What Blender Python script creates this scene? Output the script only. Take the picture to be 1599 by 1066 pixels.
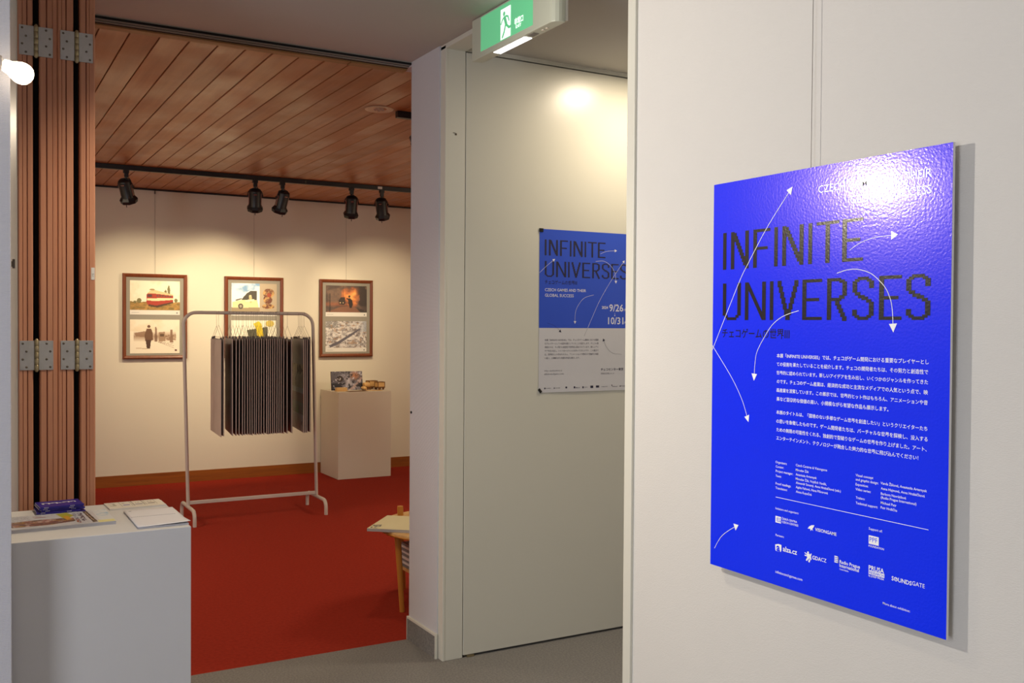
import bpy, math, random
import numpy as np
from math import sin, cos, pi, radians, sqrt
from mathutils import Vector, Matrix, Euler

for o in list(bpy.data.objects):
    bpy.data.objects.remove(o)
SC = bpy.context.scene
COL = SC.collection
random.seed(7)

# ------------------------------------------------------------------ camera
EYE = 1.43
cam_d = bpy.data.cameras.new('camera')
cam = bpy.data.objects.new('camera', cam_d)
COL.objects.link(cam)
SC.camera = cam
yaw, pitch, roll = 0.518656, -0.0174201, 0.0066138
fw = Vector((sin(yaw) * cos(pitch), cos(yaw) * cos(pitch), sin(pitch)))
rt = Vector((cos(yaw), -sin(yaw), 0.0))
up = rt.cross(fw)
r2 = rt * cos(roll) + up * sin(roll)
u2 = -rt * sin(roll) + up * cos(roll)
cam.matrix_world = Matrix(((r2.x, u2.x, -fw.x, 0), (r2.y, u2.y, -fw.y, 0), (r2.z, u2.z, -fw.z, EYE), (0, 0, 0, 1)))
cam_d.sensor_width = 36.0
cam_d.lens = 1513.29 / 1599 * 36.0
cam_d.clip_start = 0.05
cam_d.clip_end = 60

# ------------------------------------------------------------------ view and world
SC.view_settings.view_transform = 'Standard'
SC.view_settings.look = 'None'
SC.view_settings.gamma = 1.0
SC.view_settings.use_curve_mapping = False
SC.view_settings.exposure = 0.0
world = bpy.data.worlds.new('world')
SC.world = world
world.use_nodes = True
world.node_tree.nodes['Background'].inputs[0].default_value = (0.6, 0.7, 0.9, 1)
world.node_tree.nodes['Background'].inputs[1].default_value = 0.2

WARM = (1.0, 0.80, 0.50)
SOFT = (1.0, 0.84, 0.62)
COOL = (0.88, 0.91, 1.0)


def light(name, typ, loc, energy, color, target=None, size=0.1, size_y=None, spot=None, blend=0.5):
    l = bpy.data.lights.new(name, typ)
    l.energy = energy
    l.color = color
    if typ == 'AREA':
        l.size = size
        if size_y:
            l.shape = 'RECTANGLE'
            l.size_y = size_y
    else:
        l.shadow_soft_size = size
    if typ == 'SPOT':
        l.spot_size = radians(spot)
        l.spot_blend = blend
    o = bpy.data.objects.new(name, l)
    COL.objects.link(o)
    o.location = loc
    if target is not None:
        o.rotation_euler = (Vector(target) - Vector(loc)).to_track_quat('-Z', 'Y').to_euler()
    return o


# cool fill added for ambient daylight, out of view behind left; no window built
light('cool_fill_light', 'AREA', (-2.85, 0.35, 1.5), 108, COOL, (1.2, 2.2, 1.3), 1.8, 2.2)
# soft fill added under the front ceiling behind the camera, no panel built
light('front_fill_light', 'AREA', (-0.6, -1.2, 2.58), 17, (1.0, 0.93, 0.84), (-0.6, -1.2, 0), 1.2, 1.2)
# recessed downlights of the corridor and inner room, among fills added out of view
light('front_top_fill', 'SPOT', (0.75, 3.0, 2.58), 55, SOFT, (0.75, 3.0, 0), 0.05, spot=125, blend=0.7)  # unseen warm fill added to brighten the plinth top from above
light('corridor_downlight', 'AREA', (2.70, 3.27, 2.59), 12, SOFT, (2.70, 3.27, 0), 0.13)
light('inner_downlight', 'SPOT', (1.99, 4.97, 2.57), 22, SOFT, (1.99, 4.97, 0), 0.05, spot=120, blend=0.8)
light('inner_fill_light', 'AREA', (4.4, 5.6, 2.58), 48, SOFT, (4.3, 5.7, 0), 0.9)  # unseen warm fill, added to lift the inner walls and planks
light('inner_fill_light', 'AREA', (-0.6, 6.4, 2.58), 42, SOFT, (-0.5, 6.5, 0), 0.9)  # second unseen warm fill, added at the left of the inner room


# ------------------------------------------------------------------ colour and materials
def lin(c):
    if isinstance(c, str):
        c = tuple(int(c[i:i + 2], 16) / 255 for i in (0, 2, 4))
    return tuple(x / 12.92 if x <= 0.04045 else ((x + 0.055) / 1.055) ** 2.4 for x in c)


def mat(name, color, rough=0.6, metal=0.0, spec=0.5, bump=0.0, bscale=200.0, bstretch=(1, 1, 1), var=0.0, vscale=3.0,
        vstretch=(1, 1, 1), emit=0.0, coords='Object', coat=0.0, rvar=0.0, color2=None, detail=4.0, bkind='noise'):
    m = bpy.data.materials.new(name)
    m.use_nodes = True
    nt = m.node_tree
    b = nt.nodes['Principled BSDF']
    c = lin(color)
    b.inputs['Base Color'].default_value = (*c, 1)
    b.inputs['Roughness'].default_value = rough
    b.inputs['Metallic'].default_value = metal
    b.inputs['Specular IOR Level'].default_value = spec
    b.inputs['Coat Weight'].default_value = coat
    if emit:
        b.inputs['Emission Color'].default_value = (*c, 1)
        b.inputs['Emission Strength'].default_value = emit
    tc = None

    def mapped(stretch):
        nonlocal tc
        if tc is None:
            tc = nt.nodes.new('ShaderNodeTexCoord')
        mp = nt.nodes.new('ShaderNodeMapping')
        mp.inputs['Scale'].default_value = stretch
        nt.links.new(tc.outputs[coords], mp.inputs['Vector'])
        return mp.outputs['Vector']
    if var or color2:
        n = nt.nodes.new('ShaderNodeTexNoise')
        n.inputs['Scale'].default_value = vscale
        n.inputs['Detail'].default_value = detail
        n.inputs['Roughness'].default_value = 0.6
        nt.links.new(mapped(vstretch), n.inputs['Vector'])
        r = nt.nodes.new('ShaderNodeValToRGB')
        r.color_ramp.elements[0].position = 0.32
        r.color_ramp.elements[1].position = 0.68
        d = lin(color2) if color2 else tuple(x * (1 - var) for x in c)
        e = c if color2 else tuple(min(1, x * (1 + var)) for x in c)
        r.color_ramp.elements[0].color = (*d, 1)
        r.color_ramp.elements[1].color = (*e, 1)
        nt.links.new(n.outputs['Fac'], r.inputs['Fac'])
        nt.links.new(r.outputs['Color'], b.inputs['Base Color'])
        if rvar:
            mr = nt.nodes.new('ShaderNodeMapRange')
            mr.inputs['From Min'].default_value = 0.3
            mr.inputs['From Max'].default_value = 0.7
            mr.inputs['To Min'].default_value = max(0, rough - rvar)
            mr.inputs['To Max'].default_value = rough + rvar
            nt.links.new(n.outputs['Fac'], mr.inputs['Value'])
            nt.links.new(mr.outputs['Result'], b.inputs['Roughness'])
    if bump:
        if bkind == 'wave':
            w = nt.nodes.new('ShaderNodeTexWave')
            w.bands_direction = 'Z'
            w.inputs['Scale'].default_value = bscale
            w.inputs['Distortion'].default_value = 1.5
            w.inputs['Detail'].default_value = 2
            w.inputs['Detail Scale'].default_value = 1.5
            nt.links.new(mapped(bstretch), w.inputs['Vector'])
            src = w.outputs['Fac']
        else:
            n2 = nt.nodes.new('ShaderNodeTexNoise')
            n2.inputs['Scale'].default_value = bscale
            n2.inputs['Detail'].default_value = 3
            nt.links.new(mapped(bstretch), n2.inputs['Vector'])
            src = n2.outputs['Fac']
        bp = nt.nodes.new('ShaderNodeBump')
        bp.inputs['Strength'].default_value = bump
        bp.inputs['Distance'].default_value = 0.002
        nt.links.new(src, bp.inputs['Height'])
        nt.links.new(bp.outputs['Normal'], b.inputs['Normal'])
    return m


def wood(name, c1, c2, axis='Z', rough=0.45, scale=6.0, per_object=0.0, bump=0.15, spec=0.4):
    """grain stretched along axis, optional tone shift per object"""
    m = bpy.data.materials.new(name)
    m.use_nodes = True
    nt = m.node_tree
    b = nt.nodes['Principled BSDF']
    b.inputs['Roughness'].default_value = rough
    b.inputs['Specular IOR Level'].default_value = spec
    tc = nt.nodes.new('ShaderNodeTexCoord')
    mp = nt.nodes.new('ShaderNodeMapping')
    st = {'X': (0.06, 1, 1), 'Y': (1, 0.06, 1), 'Z': (1, 1, 0.06)}[axis]
    mp.inputs['Scale'].default_value = st
    src = tc.outputs['Object']
    if per_object:
        oi = nt.nodes.new('ShaderNodeObjectInfo')
        mu = nt.nodes.new('ShaderNodeMath')
        mu.operation = 'MULTIPLY'
        mu.inputs[1].default_value = 37.0
        nt.links.new(oi.outputs['Random'], mu.inputs[0])
        ad = nt.nodes.new('ShaderNodeVectorMath')
        ad.operation = 'ADD'
        nt.links.new(src, ad.inputs[0])
        nt.links.new(mu.outputs[0], ad.inputs[1])
        src = ad.outputs[0]
    nt.links.new(src, mp.inputs['Vector'])
    n = nt.nodes.new('ShaderNodeTexNoise')
    n.inputs['Scale'].default_value = scale * 6
    n.inputs['Detail'].default_value = 6
    n.inputs['Roughness'].default_value = 0.65
    nt.links.new(mp.outputs['Vector'], n.inputs['Vector'])
    r = nt.nodes.new('ShaderNodeValToRGB')
    r.color_ramp.elements[0].position = 0.3
    r.color_ramp.elements[1].position = 0.7
    r.color_ramp.elements[0].color = (*lin(c1), 1)
    r.color_ramp.elements[1].color = (*lin(c2), 1)
    nt.links.new(n.outputs['Fac'], r.inputs['Fac'])
    out = r.outputs['Color']
    if per_object:
        hs = nt.nodes.new('ShaderNodeHueSaturation')
        mr = nt.nodes.new('ShaderNodeMapRange')
        mr.inputs['To Min'].default_value = 1 - per_object
        mr.inputs['To Max'].default_value = 1 + per_object
        nt.links.new(oi.outputs['Random'], mr.inputs['Value'])
        nt.links.new(mr.outputs['Result'], hs.inputs['Value'])
        nt.links.new(out, hs.inputs['Color'])
        out = hs.outputs['Color']
    nt.links.new(out, b.inputs['Base Color'])
    if name.startswith('ceiling'):
        n3 = nt.nodes.new('ShaderNodeTexNoise')
        n3.inputs['Scale'].default_value = 2.2
        n3.inputs['Detail'].default_value = 4
        nt.links.new(src, n3.inputs['Vector'])
        mr3 = nt.nodes.new('ShaderNodeMapRange')
        mr3.inputs['From Min'].default_value = 0.35
        mr3.inputs['From Max'].default_value = 0.65
        mr3.inputs['To Min'].default_value = 0.31
        mr3.inputs['To Max'].default_value = 0.50
        nt.links.new(n3.outputs['Fac'], mr3.inputs['Value'])
        nt.links.new(mr3.outputs['Result'], b.inputs['Roughness'])
    if bump:
        bp = nt.nodes.new('ShaderNodeBump')
        bp.inputs['Strength'].default_value = bump
        bp.inputs['Distance'].default_value = 0.001
        nt.links.new(n.outputs['Fac'], bp.inputs['Height'])
        nt.links.new(bp.outputs['Normal'], b.inputs['Normal'])
    return m


def attr_mat(name, rough=0.5, spec=0.4, coat=0.0):
    m = bpy.data.materials.new(name)
    m.use_nodes = True
    nt = m.node_tree
    b = nt.nodes['Principled BSDF']
    a = nt.nodes.new('ShaderNodeVertexColor')
    a.layer_name = 'print'
    nt.links.new(a.outputs['Color'], b.inputs['Base Color'])
    b.inputs['Roughness'].default_value = rough
    b.inputs['Specular IOR Level'].default_value = spec
    b.inputs['Coat Weight'].default_value = coat
    return m


def gloss_print(name, color, bump=True, tint=(1, 1, 1)):
    """laminated print: coloured ink below a rippled clear film"""
    m = mat(name, color, rough=0.29, spec=0.30)
    if bump:
        nt = m.node_tree
        b = nt.nodes['Principled BSDF']
        # bronzing of the ink (broad, magenta) under the sharper clear film
        b.inputs['Specular Tint'].default_value = (*tint, 1)
        b.inputs['Coat Weight'].default_value = 0.32
        b.inputs['Coat Roughness'].default_value = 0.15
        tc = nt.nodes.new('ShaderNodeTexCoord')
        v = nt.nodes.new('ShaderNodeTexNoise')
        v.inputs['Scale'].default_value = 165
        v.inputs['Detail'].default_value = 2.0
        nt.links.new(tc.outputs['Object'], v.inputs['Vector'])
        bp = nt.nodes.new('ShaderNodeBump')
        bp.inputs['Strength'].default_value = 0.20
        bp.inputs['Distance'].default_value = 0.0016
        nt.links.new(v.outputs['Fac'], bp.inputs['Height'])
        nt.links.new(bp.outputs['Normal'], b.inputs['Normal'])
        nt.links.new(bp.outputs['Normal'], b.inputs['Coat Normal'])
    return m


M = {}
M['wall'] = mat('wall_paint', 'd9d6d0', rough=0.75, bump=0.35, bscale=260, var=0.01)
M['wall_rib'] = mat('ribbed_wallpaper', 'c9c8cc', rough=0.8, bump=0.35, bscale=95, bkind='wave')
M['wall_near'] = mat('near_wall_paper', 'd2cfc9', rough=0.8, bump=0.3, bscale=420, var=0.01, bstretch=(1, 0.35, 1))
M['wall_inner'] = mat('inner_wall_paint', 'd6cfc0', rough=0.85, bump=0.25, bscale=240)
M['door_paint'] = mat('door_enamel', 'cfcdc0', rough=0.30, spec=0.5, bump=0.02, bscale=12)
M['frame_paint'] = mat('door_frame_enamel', 'd3d1c4', rough=0.4)
M['ceiling'] = mat('ceiling_board', 'bcb7b0', rough=0.9, bump=0.2, bscale=300)
M['grey_carpet'] = mat('grey_carpet_tile', '8d8a85', rough=0.95, spec=0.1, bump=0.9, bscale=520, color2='737170', vscale=120, detail=6)
M['red_carpet'] = mat('red_carpet', '9c3021', rough=0.95, spec=0.08, bump=0.6, bscale=420, color2='8a281a', vscale=60, detail=5)
M['plank'] = wood('ceiling_plank_wood', '995c33', 'b6784a', 'Y', rough=0.34, per_object=0.10, scale=3, bump=0.1)
M['post_wood'] = wood('partition_lauan', 'b2775a', 'c48c6c', 'Z', rough=0.5, scale=4, per_object=0.10, bump=0.05)
M['groove_shade_wood'] = wood('partition_groove_shade', '6a3522', '8a4c34', 'Z', rough=0.5, scale=9)
M['rail_wood'] = wood('rail_wood', '8a6239', 'a67a4a', 'X', rough=0.5)
M['skirt_wood'] = wood('skirting_wood', '7a431a', '99581f', 'X', rough=0.4)
M['frame_wood'] = wood('picture_frame_wood', '653420', '7e452a', 'Z', rough=0.35, scale=8)
M['table_wood'] = wood('oiled_beech', 'b87a2c', 'cf9140', 'Z', rough=0.45, scale=5)
M['light_ply'] = wood('laser_cut_plywood', 'c79a5e', 'dcb67c', 'X', rough=0.6, scale=6)
M['dark_ply'] = mat('charred_ply_edge', '6b431f', rough=0.7)
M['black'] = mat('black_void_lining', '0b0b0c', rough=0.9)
M['black_metal'] = mat('black_metal', '17171a', rough=0.38, spec=0.5)
M['chrome'] = mat('brushed_steel', 'b9b8b4', rough=0.3, metal=1.0)
M['hinge_steel'] = mat('dull_hinge_steel', 'b3b1ae', rough=0.38, metal=0.75, var=0.08, vscale=25)
M['hinge_pin'] = mat('brass_hinge_pin', 'a99b78', rough=0.35, metal=0.8, var=0.15, vscale=80)
M['screw'] = mat('screw_head', '6e665a', rough=0.4, metal=0.8)
M['white_tube'] = mat('white_powder_coat', 'c9c1b8', rough=0.4)
M['plinth'] = mat('plinth_paint', 'c9c8c6', rough=0.6, bump=0.1, bscale=60, var=0.012, vscale=2)
M['plinth_warm'] = mat('plinth_paint_back', 'cdc4b4', rough=0.6)
M['felt'] = mat('taupe_board_face', 'c6b8ae', rough=0.85, bump=0.4, bscale=260, var=0.06, vscale=5)
M['felt_dark'] = mat('charcoal_board_back', '1d1c22', rough=0.9, bump=0.3, bscale=260)
M['wire'] = mat('steel_wire', '77706a', rough=0.4, metal=0.6)
M['mat_grey'] = mat('grey_mount_board', '8f8a80', rough=0.8)
M['paper'] = mat('white_paper', 'dcd9d4', rough=0.7)
M['paper_lav'] = mat('cool_white_paper', 'd8d6d8', rough=0.6)
M['paper_edge'] = mat('page_edges', 'b9b9bd', rough=0.8, bump=0.5, bscale=900, bstretch=(0.02, 0.02, 1))
M['ink'] = mat('black_ink', '2a2a30', rough=0.5)
M['grey_ink'] = mat('grey_ink', '77777c', rough=0.6)
M['violet'] = mat('violet_cover', '2e2488', rough=0.4, spec=0.4)
M['blue_board'] = gloss_print('poster_blue_film', '0030fc', tint=(1.0, 0.50, 0.85))
M['poster_black'] = gloss_print('poster_black_film', '1c1b28', tint=(1.0, 0.92, 0.6))
M['poster_white'] = gloss_print('poster_white_film', 'ffffff')
M['foam'] = mat('foam_board_core', 'e0dfe0', rough=0.7)
M['dp_blue'] = mat('paper_poster_blue', '2c4fc4', rough=0.45)
M['dp_white'] = mat('paper_poster_white', 'c9c8cc', rough=0.5)
M['dp_ink'] = mat('paper_poster_ink', '22203a', rough=0.5)
M['dp_grey'] = mat('paper_poster_grey_ink', '5d5c68', rough=0.5)
M['dp_light'] = mat('paper_poster_light_ink', 'dcdce6', rough=0.5)
M['sign_case'] = mat('sign_housing_plastic', 'c6c9b6', rough=0.35)
M['sign_green'] = None
M['sign_white'] = mat('sign_lit_white', 'f2fff4', emit=1.0)
M['sign_tube'] = mat('sign_lower_lens', 'ffffff', emit=3.0)
M['bulb'] = mat('lamp_glow', 'ffeacb', emit=5.0)
M['dl_lens'] = mat('downlight_reflector', 'e8e0cc', rough=0.15, metal=0.6)
M['dl_rim'] = mat('downlight_rim', 'd8cbb4', rough=0.4)
M['print'] = attr_mat('picture_print', rough=0.55)
M['print_gloss'] = attr_mat('glossy_cover_print', rough=0.3)

# lit green panel, even glow
m = bpy.data.materials.new('sign_lit_green')
m.use_nodes = True
nt = m.node_tree
b = nt.nodes['Principled BSDF']
b.inputs['Base Color'].default_value = (*lin('4fae78'), 1)
b.inputs['Emission Color'].default_value = (*lin('78d49a'), 1)
b.inputs['Emission Strength'].default_value = 0.50
M['sign_green'] = m

# picture glass: clear sheet with a fresnel reflection
m = bpy.data.materials.new('picture_glass')
m.use_nodes = True
nt = m.node_tree
nt.nodes.clear()
g = nt.nodes.new('ShaderNodeBsdfGlossy')
g.inputs['Roughness'].default_value = 0.03
t = nt.nodes.new('ShaderNodeBsdfTransparent')
fr = nt.nodes.new('ShaderNodeFresnel')
fr.inputs['IOR'].default_value = 1.45
mx = nt.nodes.new('ShaderNodeMixShader')
o_ = nt.nodes.new('ShaderNodeOutputMaterial')
# the node inverts the index on back faces; undo that so the thin sheet acts alike from both sides
ge = nt.nodes.new('ShaderNodeNewGeometry')
io = nt.nodes.new('ShaderNodeMapRange')
io.inputs['To Min'].default_value = 1.45
io.inputs['To Max'].default_value = 1 / 1.45
nt.links.new(ge.outputs['Backfacing'], io.inputs['Value'])
nt.links.new(io.outputs['Result'], fr.inputs['IOR'])
nt.links.new(fr.outputs[0], mx.inputs[0])
nt.links.new(t.outputs[0], mx.inputs[1])
nt.links.new(g.outputs[0], mx.inputs[2])
nt.links.new(mx.outputs[0], o_.inputs[0])
M['glass'] = m


# ------------------------------------------------------------------ mesh building
class MB:
    def __init__(s):
        s.v, s.f, s.sm, s.mi = [], [], [], []
        s.cur = 0

    def add(s, vs, fs, smooth=False):
        n = len(s.v)
        s.v += [tuple(v) for v in vs]
        s.f += [tuple(i + n for i in f) for f in fs]
        s.sm += [smooth] * len(fs)
        s.mi += [s.cur] * len(fs)
        return s

    def box(s, x0, x1, y0, y1, z0, z1, T=None):
        vs = [Vector((x, y, z)) for z in (z0, z1) for y in (y0, y1) for x in (x0, x1)]
        if T is not None:
            vs = [T @ v for v in vs]
        return s.add(vs, [(0, 2, 3, 1), (4, 5, 7, 6), (0, 1, 5, 4), (2, 6, 7, 3), (0, 4, 6, 2), (1, 3, 7, 5)])

    def rings(s, rings, cap=True, closed=False, smooth=True):
        n = len(rings[0])
        vs = [p for r in rings for p in r]
        fs = []
        m_ = len(rings)
        for i in range(m_ if closed else m_ - 1):
            a, b_ = i * n, ((i + 1) % m_) * n
            for k in range(n):
                k2 = (k + 1) % n
                fs.append((a + k, a + k2, b_ + k2, b_ + k))
        s.add(vs, fs, smooth)
        if cap and not closed:
            s.add(rings[0], [tuple(range(n - 1, -1, -1))])
            s.add(rings[-1], [tuple(range(n))])
        return s

    def tube(s, pts, r, n=10, cap=True):
        pts = [Vector(p) for p in pts]
        rad = r if isinstance(r, (list, tuple)) else [r] * len(pts)
        rings = []
        side = None
        for i, p in enumerate(pts):
            if i == 0:
                d = pts[1] - p
            elif i == len(pts) - 1:
                d = p - pts[i - 1]
            else:
                d = (pts[i + 1] - p).normalized() + (p - pts[i - 1]).normalized()
            d = d.normalized()
            if side is None:
                h = Vector((0, 0, 1)) if abs(d.z) < 0.9 else Vector((1, 0, 0))
                side = d.cross(h).normalized()
            else:
                side = (side - d * side.dot(d)).normalized()
            q = d.cross(side)
            rings.append([p + (side * cos(2 * pi * k / n) + q * sin(2 * pi * k / n)) * rad[i] for k in range(n)])
        return s.rings(rings, cap)

    def lathe(s, prof, n=24, T=None, cap=True, smooth=True):
        """prof: (radius, height) along z"""
        rings = [[Vector((r * cos(2 * pi * k / n), r * sin(2 * pi * k / n), z)) for k in range(n)] for r, z in prof]
        if T is not None:
            rings = [[T @ v for v in r] for r in rings]
        return s.rings(rings, cap, smooth=smooth)

    def prism(s, poly, z0, z1, T=None):
        """polygon in xy, extruded in z"""
        n = len(poly)
        vs = [Vector((x, y, z0)) for x, y in poly] + [Vector((x, y, z1)) for x, y in poly]
        if T is not None:
            vs = [T @ v for v in vs]
        fs = [tuple(range(n - 1, -1, -1)), tuple(range(n, 2 * n))]
        fs += [(i, (i + 1) % n, n + (i + 1) % n, n + i) for i in range(n)]
        return s.add(vs, fs)

    def mesh(s, name, mats):
        me = bpy.data.meshes.new(name)
        me.from_pydata(s.v, [], s.f)
        for m_ in (mats if isinstance(mats, (list, tuple)) else [mats]):
            me.materials.append(m_)
        me.polygons.foreach_set('use_smooth', s.sm)
        me.polygons.foreach_set('material_index', s.mi)
        me.update()
        return me

    def obj(s, name, mats, parent=None, loc=None, rot=None, bevel=0.0):
        o = bpy.data.objects.new(name, s.mesh(name, mats))
        COL.objects.link(o)
        if parent is not None:
            o.parent = parent
        if loc is not None:
            o.location = loc
        if rot is not None:
            o.rotation_euler = rot
        if bevel:
            bm_ = o.modifiers.new('bevel', 'BEVEL')
            bm_.width = bevel
            bm_.segments = 2
            bm_.limit_method = 'ANGLE'
        return o


def B(*a, **k):
    return MB().box(*a, **k)


def tag(o, label=None, cat=None, group=None, kind=None):
    if label:
        o['label'] = label
    if cat:
        o['category'] = cat
    if group:
        o['group'] = group
    if kind:
        o['kind'] = kind
    return o


def thing(name, label, cat, loc=(0, 0, 0), rot=(0, 0, 0), group=None):
    o = bpy.data.objects.new(name, None)
    COL.objects.link(o)
    o.location = loc
    o.rotation_euler = rot
    o.empty_display_size = 0.1
    return tag(o, label, cat, group)


def struct(name, mb, m_, label=None, bevel=0.0):
    o = mb.obj(name, m_, bevel=bevel)
    return tag(o, label, None, None, 'structure')


def copy_tree(o, parent=None):
    c = o.copy()
    COL.objects.link(c)
    c.parent = parent
    for ch in list(o.children):
        copy_tree(ch, c)
    return c


def arc(cx, cy, r, a0, a1, n=6):
    return [(cx + r * cos(radians(a0 + (a1 - a0) * i / n)), cy + r * sin(radians(a0 + (a1 - a0) * i / n))) for i in range(n + 1)]


# ---- flat print in the plane x right, z up, seen from -y
class Ink:
    def __init__(s):
        s.v, s.f = [], []

    def poly(s, pts, y=-0.0004):
        n = len(s.v)
        # keep the face turned to -y
        a = sum(pts[i][0] * pts[(i + 1) % len(pts)][1] - pts[(i + 1) % len(pts)][0] * pts[i][1] for i in range(len(pts)))
        p = list(pts) if a > 0 else list(reversed(pts))
        s.v += [(x, y, z) for x, z in p]
        s.f.append(tuple(range(n, n + len(p))))
        return s

    def rect(s, x0, x1, z0, z1, y=-0.0004):
        return s.poly([(x0, z0), (x1, z0), (x1, z1), (x0, z1)], y)

    def stroke(s, pts, w, y=-0.0004, close=False):
        for i in range(len(pts) - 1):
            a, b_ = Vector(pts[i]), Vector(pts[i + 1])
            d = (b_ - a)
            if d.length < 1e-7:
                continue
            d = d.normalized()
            n = Vector((-d.y, d.x)) * w / 2
            e = d * w * 0.15
            s.poly([tuple(a - n - e), tuple(b_ - n + e), tuple(b_ + n + e), tuple(a + n - e)], y)
        return s

    def text(s, body, x, z, width=None, height=None, cap=None, bold=0.0, y=-0.0004, res=2, align='L', center=True):
        """x left, z vertical centre of the capitals; width fits the line; cap = capital height"""
        vs, fs, (bx0, bx1) = glyphs(body, bold, res)
        caph = 0.69
        sz = (cap / caph) if cap else (width / (bx1 - bx0))
        sx = (width / (bx1 - bx0)) if width else sz
        x0 = x - bx0 * sx if align == 'L' else (x - bx1 * sx if align == 'R' else x - (bx0 + bx1) / 2 * sx)
        n = len(s.v)
        zz = z - (caph / 2) * sz if center else z
        s.v += [(x0 + p[0] * sx, y, zz + p[1] * sz) for p in vs]
        s.f += [tuple(i + n for i in f) for f in fs]
        return s

    def obj(s, name, m_, parent, loc=(0, 0, 0)):
        me = bpy.data.meshes.new(name)
        me.from_pydata(s.v, [], s.f)
        me.materials.append(m_)
        me.update()
        o = bpy.data.objects.new(name, me)
        COL.objects.link(o)
        o.parent = parent
        o.location = loc
        if 'lettering' in name or name == 'caption':
            o['kind'] = 'stuff'
        return o


_gc = {}
_tc = bpy.data.curves.new('type_tool', 'FONT')
_to = bpy.data.objects.new('type_tool', _tc)
COL.objects.link(_to)


def glyphs(body, bold, res):
    k = (body, bold, res)
    if k not in _gc:
        _tc.body = body
        _tc.offset = 0.011 * bold
        _tc.resolution_u = res
        bpy.context.view_layer.update()
        d = bpy.context.evaluated_depsgraph_get()
        me = bpy.data.meshes.new_from_object(_to.evaluated_get(d))
        vs = [(v.co.x, v.co.y) for v in me.vertices]
        fs = []
        for p in me.polygons:
            vv = list(p.vertices)
            a = sum(vs[vv[i]][0] * vs[vv[(i + 1) % len(vv)]][1] - vs[vv[(i + 1) % len(vv)]][0] * vs[vv[i]][1] for i in range(len(vv)))
            fs.append(vv if a > 0 else vv[::-1])
        bpy.data.meshes.remove(me)
        xs = [v[0] for v in vs] or [0, 1]
        _gc[k] = (vs, fs, (min(xs), max(xs)))
    return _gc[k]


def bez(pts, n=8):
    """Catmull-Rom through points"""
    P = [Vector(p) for p in pts]
    P = [P[0] * 2 - P[1]] + P + [P[-1] * 2 - P[-2]]
    out = []
    for i in range(1, len(P) - 2):
        for k in range(n):
            t_ = k / n
            out.append(tuple(0.5 * ((2 * P[i]) + (P[i + 1] - P[i - 1]) * t_ + (2 * P[i - 1] - 5 * P[i] + 4 * P[i + 1] - P[i + 2]) * t_ * t_
                                    + (3 * P[i] - P[i - 1] - 3 * P[i + 1] + P[i + 2]) * t_ ** 3)))
    out.append(tuple(P[-2]))
    return out


def arrow(ink, pts, w, head, y=-0.0004):
    """line through points (mm, v down) ending in a filled triangle"""
    q = bez([(a / 1000, -b_ / 1000) for a, b_ in pts])
    end = Vector(q[-1])
    d = (end - Vector(q[-4])).normalized()
    n = Vector((-d.y, d.x))
    base = end - d * head
    q2 = [p for p in q if (Vector(p) - end).dot(d) < -head * 0.8] + [tuple(base)]
    ink.stroke(q2, w, y)
    ink.poly([tuple(end), tuple(base + n * head * 0.55), tuple(base - n * head * 0.55)], y - 0.0001)


# ---- painted picture: a fine grid of coloured cells
def hsh(ix, iy, s):
    h = np.sin(ix * 127.1 + iy * 311.7 + s * 74.7) * 43758.5453
    return h - np.floor(h)


def vnoise(x, y, s=0):
    ix, iy = np.floor(x), np.floor(y)
    fx, fy = x - ix, y - iy
    fx, fy = fx * fx * (3 - 2 * fx), fy * fy * (3 - 2 * fy)
    a, b_, c, d = hsh(ix, iy, s), hsh(ix + 1, iy, s), hsh(ix, iy + 1, s), hsh(ix + 1, iy + 1, s)
    return a + (b_ - a) * fx + (c - a) * fy + (a - b_ - c + d) * fx * fy


def fbm(x, y, s=0, o=4):
    r, a, t_ = 0, 0.5, 0
    for i in range(o):
        r = r + a * vnoise(x * 2 ** i, y * 2 ** i, s + i)
        t_ += a
        a *= 0.55
    return r / t_


def pip(U, V, poly):
    ins = np.zeros(U.shape, bool)
    n = len(poly)
    for i in range(n):
        x0, y0 = poly[i]
        x1, y1 = poly[(i + 1) % n]
        if y0 == y1:
            continue
        c = ((y0 > V) != (y1 > V)) & (U < (x1 - x0) * (V - y0) / (y1 - y0) + x0)
        ins ^= c
    return ins


def ell(U, V, cx, cy, rx, ry):
    return ((U - cx) / rx) ** 2 + ((V - cy) / ry) ** 2 < 1


def hexc(c):
    return np.array([int(c[i:i + 2], 16) / 255 for i in (0, 2, 4)])


def put(I, mask, c, a=1.0):
    c = hexc(c) if isinstance(c, str) else c
    w = (mask.astype(float) * a)[..., None] if mask.dtype == bool else (mask * a)[..., None]
    I[:] = I * (1 - w) + c * w


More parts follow.
